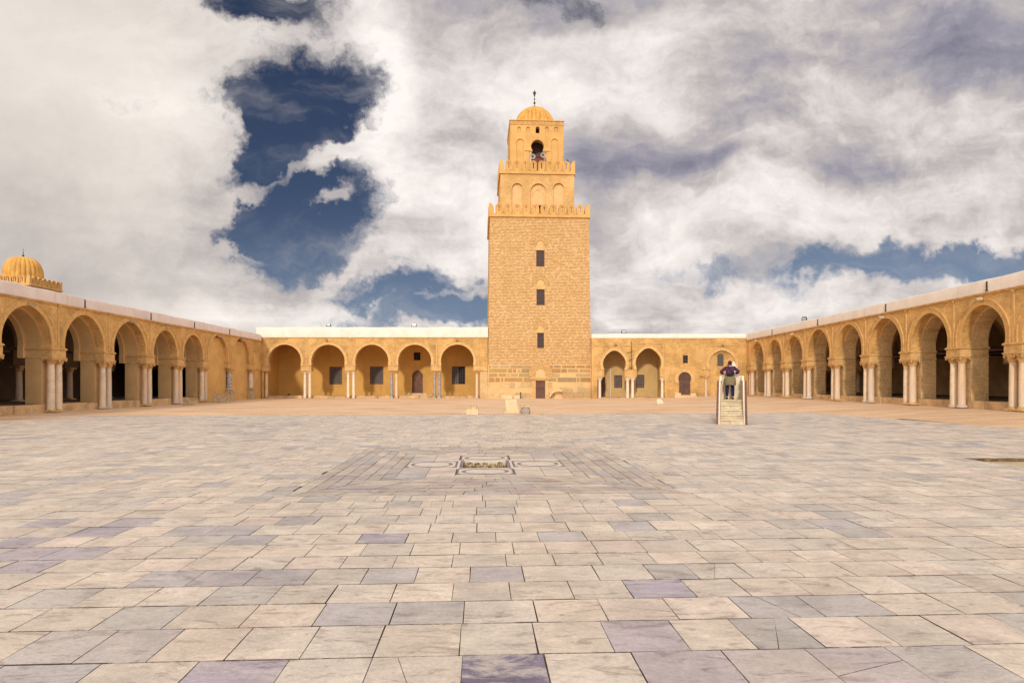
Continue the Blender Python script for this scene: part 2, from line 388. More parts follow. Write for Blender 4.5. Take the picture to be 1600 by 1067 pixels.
# ---------------------------------------------------------------- mesh helpers
class MB:
    """collects faces; v() welded by nobody, so every piece keeps its own edges"""
    def __init__(s): s.v = []; s.f = []; s.c = []
    def add(s, vs, fs, tone=None):
        o = len(s.v); s.v += [tuple(p) for p in vs]
        for f in fs:
            s.f.append([o + i for i in f]); s.c.append(tone)
        return s
    def box(s, x0, x1, y0, y1, z0, z1, tone=None, top=None):
        t = top or (0, 0)
        vs = [(x0, y0, z0), (x1, y0, z0), (x1, y1, z0), (x0, y1, z0),
              (x0 + t[0], y0 + t[1], z1), (x1 - t[0], y0 + t[1], z1), (x1 - t[0], y1 - t[1], z1), (x0 + t[0], y1 - t[1], z1)]
        return s.add(vs, [(0, 3, 2, 1), (4, 5, 6, 7), (0, 1, 5, 4), (1, 2, 6, 5), (2, 3, 7, 6), (3, 0, 4, 7)], tone)
    def prism(s, path, y0, y1, holes=(), tone=None, caps=True):
        """path and holes are lists of (x, z); extruded from y0 (front) to y1"""
        loops = [list(path)] + [list(h) for h in holes]
        flat = [p for l in loops for p in l]; n = len(flat)
        tris = tessellate_polygon([[Vector((p[0], p[1], 0)) for p in l] for l in loops])
        vs = [(p[0], y0, p[1]) for p in flat] + [(p[0], y1, p[1]) for p in flat]
        fs = []
        for a, b, c in tris:
            A, B, C = flat[a], flat[b], flat[c]
            ar = (B[0] - A[0]) * (C[1] - A[1]) - (B[1] - A[1]) * (C[0] - A[0])
            if abs(ar) < 1e-10: continue
            if ar < 0: b, c = c, b
            if caps: fs += [(a, b, c), (n + a, n + c, n + b)]
        o = 0
        for k, l in enumerate(loops):
            m = len(l)
            ar = sum(l[i][0] * l[(i + 1) % m][1] - l[(i + 1) % m][0] * l[i][1] for i in range(m))
            ccw = (ar > 0) == (k == 0)
            for i in range(m):
                j = (i + 1) % m
                q = (o + i, n + o + i, n + o + j, o + j)
                fs.append(q if ccw else q[::-1])
            o += m
        return s.add(vs, [f for f in fs], tone)
    def lathe(s, prof, cx=0, cy=0, n=24, mod=None, tone=None):
        vs = []; fs = []
        for r, z in prof:
            for i in range(n):
                a = 2 * PI * i / n
                rr = r * (mod(a, z) if mod else 1)
                vs.append((cx + rr * math.cos(a), cy + rr * math.sin(a), z))
        m = len(prof)
        for k in range(m - 1):
            for i in range(n):
                j = (i + 1) % n
                fs.append((k * n + i, k * n + j, (k + 1) * n + j, (k + 1) * n + i))
        fs.append(tuple(range(n))[::-1]); fs.append(tuple((m - 1) * n + i for i in range(n)))
        return s.add(vs, fs, tone)
    def tube(s, pts, r, n=8, tone=None):
        vs = []; fs = []
        pts = [Vector(p) for p in pts]
        for i, p in enumerate(pts):
            d = (pts[min(i + 1, len(pts) - 1)] - pts[max(i - 1, 0)]).normalized()
            a = d.cross(Vector((0, 0, 1)))
            if a.length < .05: a = d.cross(Vector((0, 1, 0)))
            a.normalize(); b = a.cross(d)
            rr = r[i] if isinstance(r, (list, tuple)) else r
            for k in range(n):
                t = 2 * PI * k / n
                vs.append(p + a * math.cos(t) * rr + b * math.sin(t) * rr)
        for i in range(len(pts) - 1):
            for k in range(n):
                j = (k + 1) % n
                fs.append((i * n + k, i * n + j, (i + 1) * n + j, (i + 1) * n + k))
        fs.append(tuple(range(n))); fs.append(tuple(((len(pts) - 1) * n + k) for k in range(n))[::-1])
        return s.add(vs, fs, tone)
    def xf(s, fn): s.v = [tuple(fn(Vector(p))) for p in s.v]; return s
    def mesh(s, name):
        me = bpy.data.meshes.new(name); me.from_pydata(s.v, [], s.f)
        if any(c is not None for c in s.c):
            at = me.color_attributes.new('tone', 'FLOAT_COLOR', 'CORNER')
            for p in me.polygons:
                c = s.c[p.index] or (.5, .5, .5)
                for li in p.loop_indices: at.data[li].color = (c[0], c[1], c[2], 1)
        me.update(); return me
    def build(s, name, m, parent=None, bevel=0.0, smooth=False, fixn=False, loc=None):
        me = s.mesh(name); me.materials.append(MATS[m])
        if fixn:
            bm = bmesh.new(); bm.from_mesh(me)
            bmesh.ops.remove_doubles(bm, verts=bm.verts, dist=1e-5)
            bmesh.ops.recalc_face_normals(bm, faces=bm.faces); bm.to_mesh(me); bm.free()
        if smooth:
            for p in me.polygons: p.use_smooth = True
            me.set_sharp_from_angle(angle=R(40))
        o = bpy.data.objects.new(name, me); COL.objects.link(o)
        if parent is not None: o.parent = parent
        if loc is not None: o.location = loc
        if bevel:
            md = o.modifiers.new('b', 'BEVEL'); md.width = bevel; md.segments = 2; md.limit_method = 'ANGLE'; md.angle_limit = R(50)
        return o


def tag(o, label=None, cat=None, group=None, kind=None):
    for k, v in (('label', label), ('category', cat), ('group', group), ('kind', kind)):
        if v: o[k] = v
    return o


def thing(name, label, cat, loc=(0, 0, 0), rz=0.0, group=None):
    o = bpy.data.objects.new(name, None); COL.objects.link(o)
    o.location = loc; o.rotation_euler = (0, 0, rz); o.empty_display_size = .3
    return tag(o, label, cat, group)


def copy_tree(o, parent=None):
    c = o.copy(); COL.objects.link(c); c.parent = parent
    for ch in list(o.children): copy_tree(ch, c)
    return c


def arc(cx, zc, r, a0, a1, n=20, point=0.0):
    """points from angle a0 to a1 (degrees); point > 0 lifts the crown a little"""
    out = []
    for i in range(n + 1):
        a = R(a0 + (a1 - a0) * i / n)
        s = math.sin(a)
        out.append((cx + r * math.cos(a), zc + r * s + (point * r * (max(0, s) ** 6))))
    return out


def arch_leg(cx, half, zs, zb, rise=.1, point=.02, n=22):
    """opening outline, left foot to right foot: half = half width at the springing zs"""
    r = math.hypot(half, rise)
    ph = math.degrees(math.atan2(rise, half))
    a = arc(cx, zs + rise, r, 180 + ph, -ph, n, point)
    return [(cx - half, zb)] + a + [(cx + half, zb)]


# ---------------------------------------------------------------- ground
def sstep(a, b, x):
    t = max(0, min(1, (x - a) / (b - a))); return t * t * (3 - 2 * t)


def H(x, y): return .30 * sstep(12.5, 22.5, x)


PIT = (9.4, 12.7, 10.7, 13.05)
DR = (-1.45, .45, 11.2, 13.05)     # cell left open in the sheets for the drain


def grid_sheet(xs, ys, zf, skip):
    m = MB(); nx = len(xs)
    vs = [(x, y, zf(x, y)) for y in ys for x in xs]
    fs = []
    for j in range(len(ys) - 1):
        for i in range(nx - 1):
            cx = (xs[i] + xs[i + 1]) / 2; cy = (ys[j] + ys[j + 1]) / 2
            if any(s[0] < cx < s[1] and s[2] < cy < s[3] for s in skip): continue
            fs.append((j * nx + i, j * nx + i + 1, (j + 1) * nx + i + 1, (j + 1) * nx + i))
    return m.add(vs, fs)


def lines(a, b, step, extra):
    l = [a + i * (b - a) / round((b - a) / step) for i in range(round((b - a) / step) + 1)]
    l = [v for v in l if all(abs(v - e) > .12 for e in extra)] + [e for e in extra if a < e < b]
    return sorted(l)


xs = [-1500, -300, -80] + lines(-48, 48, 1.0, [PIT[0], PIT[1], DR[0], DR[1]]) + [80, 300, 1500]
ys = [-1500, -300, -60] + lines(-20, 76, 1.0, [PIT[2], PIT[3], DR[2], DR[3]]) + [100, 300, 1500]
def gz(x, y):
    n = noise.noise(Vector((x * .35, y * .35, 0))) * .018 if abs(x) < 60 and abs(y) < 90 else 0
    return H(x, y) - .045 + n
tag(grid_sheet(xs, ys, gz, [PIT, DR]).build('ground', 'sandy_earth', smooth=True), kind='structure')

TH = R(2.8); ct, st_ = math.cos(TH), math.sin(TH)
def uv2xy(u, v): return (u * ct - v * st_, u * st_ + v * ct)
def xy2uv(x, y): return (x * ct + y * st_, -x * st_ + y * ct)
PAVE = [(-20.6, -6), (19.2, -6), (16.4, 20.0), (15.1, 32.2), (-20.3, 29.7)]
PAVE_UV = [xy2uv(*p) for p in PAVE]


def clip(poly, a, b):
    """keep what lies left of the line a -> b"""
    out = []; n = len(poly)
    f = lambda p: (b[0] - a[0]) * (p[1] - a[1]) - (b[1] - a[1]) * (p[0] - a[0])
    for i in range(n):
        p, q = poly[i], poly[(i + 1) % n]; fp, fq = f(p), f(q)
        if fp >= 0: out.append(p)
        if fp * fq < 0:
            t = fp / (fp - fq); out.append((p[0] + (q[0] - p[0]) * t, p[1] + (q[1] - p[1]) * t))
    return out


def px2uv(px, py):
    z = EYE * F / (py - 598); return xy2uv((px - 800) * z / F, z)


rnd = random.Random(11)
LIGHTS = [(.57, .49, .40), (.60, .515, .42), (.56, .485, .405), (.595, .50, .405), (.545, .48, .405), (.62, .53, .43), (.575, .50, .415), (.60, .505, .42)]
GREYS = [(.45, .41, .365), (.41, .375, .345), (.47, .43, .38), (.43, .395, .38)]
LILAC = [(.40, .36, .36), (.36, .32, .325), (.43, .385, .38)]
SPOTS = [((785, 1045), (.15, .13, .20)), ((425, 1052), (.33, .28, .35)), ((1030, 1043), (.35, .31, .35)), ((1150, 1045), (.42, .36, .38)),
         ((1055, 990), (.37, .32, .38)), ((955, 990), (.42, .36, .40)), ((1070, 917), (.31, .28, .37)), ((620, 841), (.25, .23, .31)),
         ((425, 903), (.36, .32, .35)), ((385, 903), (.37, .33, .35)), ((470, 903), (.38, .35, .36)), ((640, 897), (.42, .39, .38)),
         ((690, 957), (.42, .39, .37)), ((160, 1012), (.44, .39, .37)), ((60, 1000), (.48, .43, .40)), ((210, 968), (.46, .43, .39)),
         ((420, 832), (.62, .55, .45)), ((900, 1045), (.63, .55, .45)), ((1230, 1050), (.46, .40, .38)), ((1380, 1040), (.44, .38, .38)),
         ((1480, 1020), (.45, .41, .38)), ((1270, 783), (.66, .55, .43)), ((60, 845), (.34, .30, .35)), ((130, 832), (.33, .29, .34)),
         ((50, 880), (.38, .33, .38)), ((110, 870), (.38, .34, .38)), ((330, 830), (.36, .34, .36)), ((385, 828), (.37, .34, .36)), ((20, 865), (.36, .31, .36)),
         ((180, 815), (.36, .32, .37)), ((90, 820), (.36, .32, .37)), ((430, 772), (.42, .39, .37)), ((240, 780), (.44, .40, .38)), ((1300, 930), (.44, .40, .39)),
         ((300, 830), (.37, .34, .36)), ((370, 840), (.36, .34, .35)), ((440, 815), (.40, .37, .37))]
SPOTS = [(px2uv(*p), tuple(q * (.95 if c[0] < .2 else .72) + w * (.05 if c[0] < .2 else .28) for q, w in zip(c, (.50, .44, .385)))) for p, c in SPOTS]


def tone_at(u, v):
    n = noise.noise(Vector((u * .22 + 3, v * .22, 1.5)))
    n2 = noise.noise(Vector((u * .6, v * .6, 7.5)))
    r = rnd.random()
    if n + n2 * .4 > .42 and r < .45: c = rnd.choice(GREYS + LILAC)
    elif r < .012: c = rnd.choice(LILAC)
    elif r < .11: c = rnd.choice(GREYS)
    else: c = rnd.choice(LIGHTS)
    k = rnd.uniform(.93, 1.06)
    return tuple(x * k for x in c)


def add_slab(mb, poly, z=None, gap=.005, tone=None, jit=.005):
    """poly in u,v; shrinks it by the joint, trims it to the courtyard and the openings"""
    cu = sum(p[0] for p in poly) / len(poly); cv = sum(p[1] for p in poly) / len(poly)
    for i in range(len(PAVE_UV)):
        poly = clip(poly, PAVE_UV[i], PAVE_UV[(i + 1) % len(PAVE_UV)])
        if len(poly) < 3: return
    cx, cy = uv2xy(cu, cv)
    if PIT[0] - 1 < cx < PIT[1] + 1 and PIT[2] - 1 < cy < PIT[3] + 1:
        c = [(PIT[0], PIT[2]), (PIT[1], PIT[2]), (PIT[1], PIT[3]), (PIT[0], PIT[3])]
        if PIT[0] < cx < PIT[1] and PIT[2] < cy < PIT[3]:
            if min(cx - PIT[0], PIT[1] - cx, cy - PIT[2], PIT[3] - cy) > .45: return
        best = None
        for i in range(4):
            a, b = xy2uv(*c[i]), xy2uv(*c[(i + 1) % 4])
            q = clip(poly, b, a)
            if len(q) > 2:
                ar = abs(sum(q[k][0] * q[(k + 1) % len(q)][1] - q[(k + 1) % len(q)][0] * q[k][1] for k in range(len(q))))
                if best is None or ar > best[0]: best = (ar, q)
        if best is None or best[0] < .01: return
        poly = best[1]
    n = len(poly)
    cu = sum(p[0] for p in poly) / n; cv = sum(p[1] for p in poly) / n
    out = []
    for p in poly:
        du, dv = cu - p[0], cv - p[1]
        gu = gap * (.55 + rnd.random() * .6); gv = gap * (1.1 + rnd.random() * .9)
        out.append((p[0] + (gu if du > 0 else -gu) + rnd.uniform(-jit, jit) * .4, p[1] + (gv if dv > 0 else -gv) + rnd.uniform(-jit, jit) * .4))
    z = rnd.uniform(0, .003) if z is None else z
    tx, ty = rnd.uniform(-.004, .004), rnd.uniform(-.004, .004)
    vs = []
    for lev in (0, 1):
        for p in out:
            x, y = uv2xy(*p)
            vs.append((x, y, H(x, y) + z + (p[0] - cu) * tx + (p[1] - cv) * ty - (0 if lev == 0 else .016)))
    fs = [tuple(range(n))] + [(i, n + i, n + (i + 1) % n, (i + 1) % n) for i in range(n)]
    mb.add(vs, fs, tone)
    for q in range(1, n + 1): mb.c[-q] = (.09, .065, .05)


MU, MV = .07, 12.1                     # centre of the inlaid square round the drain
HU, HV = 2.78, 3.30
pav = MB()
rows = [3.13, 3.61, 4.09, 4.51, 4.93, 5.35, 5.73, 6.17, 6.57, 7.02, 7.46, 7.9, 8.34, MV - HV]
v = 3.13
while v > -6: v -= .46; rows.insert(0, v)
v = rows[-1]
nb = 16
for k in range(nb): rows.append(v + (2 * HV) * (k + 1) / nb)
v = rows[-1]
while v < 34: v += rnd.uniform(.40, .47); rows.append(v)
first = {3.13: [-.108, .36], 3.61: [-.62, -.13, .33, .78], 4.09: [-.60, -.12, .37, .84]}
for k in range(len(rows) - 1):
    v0, v1 = rows[k], rows[k + 1]
    seed = first.get(v0)
    xs_ = []
    if seed: xs_ = list(seed)
    else: xs_ = [rnd.uniform(-.25, .25)]
    base = .455 if v0 < 8.5 else .44
    wide = rnd.uniform(.94, 1.08)
    while xs_[0] > -22:
        xs_.insert(0, xs_[0] - base * wide * (rnd.uniform(.93, 1.10) if rnd.random() > .06 else rnd.uniform(.3, 1.6)))
    while xs_[-1] < 22:
        xs_.append(xs_[-1] + base * wide * (rnd.uniform(.93, 1.10) if rnd.random() > .06 else rnd.uniform(.3, 1.6)))
    inside = v0 >= MV - HV - .01 and v1 <= MV + HV + .01
    for a, b in zip(xs_[:-1], xs_[1:]):
        if inside:
            if a >= MU - HU and b <= MU + HU: continue
            if a < MU - HU < b: b = MU - HU
            elif a < MU + HU < b: a = MU + HU
            if b - a < .05: continue
        cu, cv = (a + b) / 2, (v0 + v1) / 2
        tn = tone_at(cu, cv)
        for (su, sv), c in SPOTS:
            if a <= su < b and v0 <= sv < v1: tn = c
        poly = [(a, v0), (b, v0), (b, v1), (a, v1)]
        r = rnd.random()
        if v0 < 12 and r < .09 and b - a > .35:          # a cracked slab
            t0, t1 = rnd.uniform(.2, .8), rnd.uniform(.2, .8)
            if rnd.random() < .5:
                p, q = (a + (b - a) * t0, v0), (a + (b - a) * t1, v1)
            else:
                p, q = (a, v0 + (v1 - v0) * t0), (b, v0 + (v1 - v0) * t1)
            pa, pb = clip(poly, p, q), clip(poly, q, p)
            for z_, pp in ((.0005, pa), (.001, pb)):
                if len(pp) > 2: add_slab(pav, pp, z_, .0022, tn, .002)
        elif v0 > 8 and r < .16:                            # two half slabs in one place
            m = (a + b) / 2
            add_slab(pav, [(a, v0), (m, v0), (m, v1), (a, v1)], None, .005, tn); add_slab(pav, [(m, v0), (b, v0), (b, v1), (m, v1)], None, .005, tone_at(cu, cv))
        else: add_slab(pav, poly, None, .0045 if v0 < 12 else .0036, tn)
# concentric frames of narrow slabs
NR = 6; IU, IV = 1.50, 1.62
for r_ in range(NR):
    a0u, a1u = HU - (HU - IU) * r_ / NR, HU - (HU - IU) * (r_ + 1) / NR
    a0v, a1v = HV - (HV - IV) * r_ / NR, HV - (HV - IV) * (r_ + 1) / NR
    for side in range(4):
        o0, o1 = ((-a0u, -a0v), (a0u, -a0v)), ((-a1u, -a1v), (a1u, -a1v))
        if side == 1: o0, o1 = ((a0u, -a0v), (a0u, a0v)), ((a1u, -a1v), (a1u, a1v))
        if side == 2: o0, o1 = ((a0u, a0v), (-a0u, a0v)), ((a1u, a1v), (-a1u, a1v))
        if side == 3: o0, o1 = ((-a0u, a0v), (-a0u, -a0v)), ((-a1u, a1v), (-a1u, -a1v))
        L = math.dist(*o0); ts = [0.0]
        while ts[-1] < 1: ts.append(ts[-1] + rnd.uniform(.35, .85) / L)
        ts[-1] = 1.0
        if ts[-1] - ts[-2] < .05: ts.pop(-2)
        for t0, t1 in zip(ts[:-1], ts[1:]):
            lp = lambda s, t: (MU + s[0][0] + (s[1][0] - s[0][0]) * t, MV + s[0][1] + (s[1][1] - s[0][1]) * t)
            c = rnd.choice(LIGHTS + [(.50, .41, .36), (.46, .38, .34), (.54, .45, .38)] * 2 + GREYS)
            k = rnd.uniform(.74, .95); c = tuple(x * k for x in c)
            add_slab(pav, [lp(o0, t0), lp(o0, t1), lp(o1, t1), lp(o1, t0)], None, .006, c, .004)
def qf(u0, u1, v0, v1):
    add_slab(pav, [(MU + u0, MV + v0), (MU + u1, MV + v0), (MU + u1, MV + v1), (MU + u0, MV + v1)], .001, .004, rnd.choice(LIGHTS), .002)
for s_ in (-1, 1):
    a_, b_ = sorted((s_ * 1.385, s_ * 1.62))
    for u_ in (-.52, .0): qf(u_, u_ + .52, a_, b_)
# inner field: corners and slips between the four round panels
def quad(u0, u1, v0, v1, tone, z=.001): add_slab(pav, [(MU + u0, MV + v0), (MU + u1, MV + v0), (MU + u1, MV + v1), (MU + u0, MV + v1)], z, .004, tone, .002)
for sx in (-1, 1):
    for sy in (-1, 1):
        for i in range(2):
            for j in range(3):
                u0 = .52 + i * .49; v0 = .46 + j * (1.16 / 3)
                a, b = sorted((sx * u0, sx * (u0 + .49))); c, d = sorted((sy * v0, sy * (v0 + 1.16 / 3)))
                quad(a, b, c, d, rnd.choice(LIGHTS + GREYS + [(.50, .42, .37)]))
po = pav.build('paving', 'slab_marble'); tag(po, kind='structure')
# bed of dirt seen in the joints
bed = grid_sheet(lines(-20.5, 19.2, 1.0, [PIT[0], PIT[1], DR[0], DR[1]]), lines(-6, 32.0, 1.0, [PIT[2], PIT[3], DR[2], DR[3]]),
                 lambda x, y: H(x, y) - .012, [PIT, DR])
keep = []
for f in bed.f:
    cx = sum(bed.v[i][0] for i in f) / 4; cy = sum(bed.v[i][1] for i in f) / 4
    keep.append(all((b[0] - a[0]) * (cy - a[1]) - (b[1] - a[1]) * (cx - a[0]) > .5 for a, b in zip(PAVE, PAVE[1:] + PAVE[:1])))
bed.f = [f for f, k in zip(bed.f, keep) if k]; bed.c = bed.c[:len(bed.f)]
tag(bed.build('paving_bed', 'joint_dirt', smooth=True), kind='structure')
# sunken basin on the right
pt = thing('sunken_basin', 'shallow rectangular sunken pit in the paving at right with rough brown far edge', 'pit', ((PIT[0] + PIT[1]) / 2, (PIT[2] + PIT[3]) / 2, 0))
cx, cy = (PIT[0] + PIT[1]) / 2, (PIT[2] + PIT[3]) / 2
hx, hy = (PIT[1] - PIT[0]) / 2, (PIT[3] - PIT[2]) / 2
m = MB(); m.box(-hx, hx, -hy, hy, -.20, -.075); m.build('basin_floor', 'pit_floor', pt)
m = MB()
x = -hx
while x < hx:
    w = rnd.uniform(.12, .3); m.box(x, min(x + w - .001, hx), hy - rnd.uniform(.0, .015), hy + .05, -.16, -.004 - rnd.uniform(0, .02)); x += w
m.box(-hx - .05, -hx, -hy, hy, -.16, -.012); m.box(hx, hx + .05, -hy, hy, -.16, -.012); m.box(-hx, hx, -hy - .05, -hy, -.16, -.012)
m.build('basin_wall', 'pit_wall', pt)

# ---------------------------------------------------------------- drain in the middle of the court
dx, dy = uv2xy(MU, MV)
dr = thing('marble_drain', 'inlaid marble rainwater drain with scalloped channels in the middle of the paving', 'drain', (dx, dy, 0), TH)
m = MB()
oh = .53; ov = .61
m.box(-1.1, -oh, -1.05, 1.05, -.14, -.0145); m.box(oh, 1.1, -1.05, 1.05, -.14, -.0145)
m.box(-oh, oh, -1.05, -ov, -.14, -.0145); m.box(-oh, oh, ov, 1.05, -.14, -.0145)
m.build('drain_bed', 'joint_dirt', dr)
m = MB(); m.box(-oh, oh, -ov, ov, -.16, -.10); m.build('drain_floor', 'moss_sand', dr)
m = MB()
for s in (-1, 1):
    a, b = sorted((s * oh, s * (oh - .05))); m.box(a, b, -ov, ov, -.1, .004)
m.box(-oh + .05, oh - .05, ov - .04, ov, -.1, .004); m.box(-oh + .05, oh - .05, -ov, -ov + .04, -.1, .004)
m.build('marble_rim', 'inlay_pale', dr, .004)
for s in (-1, 1):
    a, b = sorted((s * (oh - .055), s * (oh - .11))); MB().box(a, b, -ov + .045, ov - .045, -.1, .0).build('dark_rim', 'purple_stone', dr, .003)
for i in range(5):      # rows of little horseshoe channels that let silt settle
    for j in range(3):
        m = MB(); x0 = -.36 + i * .15; y0 = -.52 + j * .34
        pts = arc(0, 0, .064, 215, -35, 10)
        q = [(x0 + .06 + p[0] * .98, y0 + p[1] * 1.8 + .12) for p in pts]
        q2 = [(x0 + .06 + p[0] * .55, y0 + p[1] * 1.1 + .12) for p in pts][::-1]
        loop = q + q2; n = len(loop)
        h = rnd.uniform(-.035, -.008)
        m.add([(a, b, h) for a, b in loop] + [(a, b, -.1) for a, b in loop],
              [(k, k + 1, n - 2 - k, n - 1 - k) for k in range(len(q) - 1)] + [((k + 1) % n, k, n + k, n + (k + 1) % n) for k in range(n)])
        m.build('scalloped_channel', 'moss_sand', dr, fixn=True)


def panel(cu, cv, hw, hh, ang):
    base = MB(); base.box(-hw, hw, -hh, hh, -.014, .001)
    b = base.build('marble_panel', 'inlay_pale', dr); b.location = (cu, cv, 0); b.rotation_euler = (0, 0, ang)
    m = MB()
    def sheet(pts, z=.0035): m.add([(p[0], p[1], z) for p in pts] + [(p[0], p[1], -.01) for p in pts],
                                   [tuple(range(len(pts)))] + [((k + 1) % len(pts), k, len(pts) + k, len(pts) + (k + 1) % len(pts)) for k in range(len(pts))])
    w = .03
    for s in (-1, 1):
        sheet([(-hw + .09, s * hh - w * (s > 0)), (hw - .09, s * hh - w * (s > 0)), (hw - .09, s * hh + w * (s < 0)), (-hw + .09, s * hh + w * (s < 0))])
        sheet([(s * hw - w * (s > 0), -hh + .1), (s * hw + w * (s < 0), -hh + .1), (s * hw + w * (s < 0), hh - .1), (s * hw - w * (s > 0), hh - .1)])
        for q in (-1, 1):
            x0, x1 = sorted((s * hw, s * (hw - .08))); y0, y1 = sorted((q * hh, q * (hh - .09)))
            sheet([(x0, y0), (x1, y0), (x1, y1), (x0, y1)], .0045)
    n = 36; rx, ry = hw - .075, hh - .06
    for k in range(n):
        a0, a1 = 2 * PI * k / n, 2 * PI * (k + 1) / n
        if k % 9 in (0, 8): wd = .20
        else: wd = .11
        sheet([(rx * math.cos(a0), ry * math.sin(a0)), (rx * math.cos(a1), ry * math.sin(a1)),
               (rx * (1 - wd) * math.cos(a1), ry * (1 - wd) * math.sin(a1)), (rx * (1 - wd) * math.cos(a0), ry * (1 - wd) * math.sin(a0))])
    m.build('inlay_band', 'purple_stone', b)
panel(0, 1.0, .50, .37, 0); panel(0, -1.0, .50, .37, 0); panel(1.02, 0, .48, .44, 0); panel(-1.02, 0, .48, .44, 0)


# ---------------------------------------------------------------- columns
def shaft_prof(r, h, wob=0):
    return [(r * 1.02, .0), (r * 1.02, .04), (r, .07), (r * .99, h * .35), (r * .95, h * .7), (r * .88, h - .06), (r * .95, h - .05), (r * .95, h - .02), (r * .86, h)]


_cols = {}
def column(parent, x, y, z0, z1, r, m='column_marble', base=.14, cap=.34, var=0, plinth=True):
    """shaft between a moulded base and a leafy capital; z0 foot, z1 top of the capital"""
    key = (round(z1 - z0, 2), round(r, 2), base, cap, plinth, var % 3)
    h = z1 - z0
    if key not in _cols:
        s = MB().lathe([(a, base + b) for a, b in shaft_prof(r, h - base - cap)], n=20)
        c = MB(); n = 32
        k = var % 3; lobes = (8, 6, 8)[k]
        def md(a, z):
            t = max(0, min(1, (z - (h - cap)) / cap))
            return 1 + (.16 * math.sin(PI * min(1, t * 1.15)) * (abs(math.cos(a * lobes / 2)) - .4) if t < .85 else 0)
        zc = h - cap
        c.lathe([(r * .95, zc), (r * 1.12, zc + .02), (r * 1.0, zc + cap * .14), (r * 1.12, zc + cap * .26), (r * 1.30, zc + cap * .42), (r * 1.12, zc + cap * .48),
                 (r * 1.28, zc + cap * .62), (r * 1.56, zc + cap * .78), (r * 1.38, zc + cap * .84)], n=n, mod=md)
        q = r * 1.5
        c.box(-q, q, -q, q, h - cap * .19, h - .004)
        for sx in (-1, 1):
            for sy in (-1, 1): c.box(sx * q * .86 - .035, sx * q * .86 + .035, sy * q * .86 - .035, sy * q * .86 + .035, h - cap * .45, h - cap * .19)
        b = MB()
        if plinth: b.box(-r * 1.45, r * 1.45, -r * 1.45, r * 1.45, 0, base * .45)
        b.lathe([(r * 1.38, base * (.45 if plinth else 0)), (r * 1.42, base * .6), (r * 1.3, base * .74), (r * 1.12, base * .78), (r * 1.2, base * .9), (r * 1.05, base)], n=24)
        _cols[key] = (s.mesh('shaft'), c.mesh('cap'), b.mesh('foot'))
        for me, sm in zip(_cols[key], (1, 1, 1)):
            for p in me.polygons: p.use_smooth = True
            me.set_sharp_from_angle(angle=R(38))
    sh, cp, ft = _cols[key]
    def mk(name, me, mm, par, loc):
        me2 = me.copy(); me2.materials.clear(); me2.materials.append(MATS[mm])
        o = bpy.data.objects.new(name, me2); COL.objects.link(o); o.parent = par; o.location = loc
        return o
    o = mk('column', sh, m, parent, (x, y, z0)); o.rotation_euler = (0, 0, rnd.choice((0, PI / 2, PI)))
    mk('capital', cp, 'moulding_stone' if m != 'pale_marble' else m, o, (0, 0, 0)); mk('column_base', ft, 'column_marble' if var % 2 else 'moulding_stone', o, (0, 0, 0))
    return o


def spout(parent, x, z, y=0, pale=True):
    m = MB(); m.prism([(-.17, -.08), (.17, -.08), (.13, .11), (.06, .11), (.06, -.0), (-.06, -.0), (-.06, .11), (-.13, .11)], -.42, .03)
    m.xf(lambda p: Vector((p.x * .75, p.y * .8, p.z * .85 + p.y * .12)))
    o = m.build('rain_spout', 'rough_stone', parent, .008); o.location = (x, y, z)


def ring(mb, cx, half, zs, rise, point, w, y0, y1, n=26, sink=.004):
    r = math.hypot(half, rise); ph = math.degrees(math.atan2(rise, half))
    inner = arc(cx, zs + rise, r - sink, 180 + ph, -ph, n, point); outer = arc(cx, zs + rise, r + w, 180 + ph, -ph, n, point)
    mb.prism(inner + outer[::-1], y0, y1)


def wavy_parapet(parent, name, x0, x1, y0, y1, z0, z1, m, amp=.05, rounded=.10):
    """long whitewashed kerb with a hand-finished, uneven rounded top"""
    mb = MB(); n = max(4, int(abs(x1 - x0) / .35)); sec = []
    k = rounded
    prof = [(y0, z0), (y0, z1 - k), (y0 + k * .3, z1 - k * .3), (y0 + k, z1), (y1 - k, z1), (y1, z1 - k), (y1, z0)]
    vs = []; fs = []; L = len(prof)
    for i in range(n + 1):
        x = x0 + (x1 - x0) * i / n
        w = amp * noise.noise(Vector((x * .5, z0, y0))); w2 = amp * .6 * noise.noise(Vector((x * .9, 5, y0)))
        for j, (yy, zz) in enumerate(prof):
            vs.append((x, yy + (w2 if j in (1, 2) else 0), zz + (w * 1.3 if zz > z0 + .05 else 0)))
    for i in range(n):
        for j in range(L):
            q = (j + 1) % L
            fs.append((i * L + j, (i + 1) * L + j, (i + 1) * L + q, i * L + q))
    fs.append(tuple(range(L))); fs.append(tuple(n * L + j for j in range(L))[::-1])
    mb.add(vs, fs)
    return mb.build(name, m, parent, fixn=True, smooth=True)


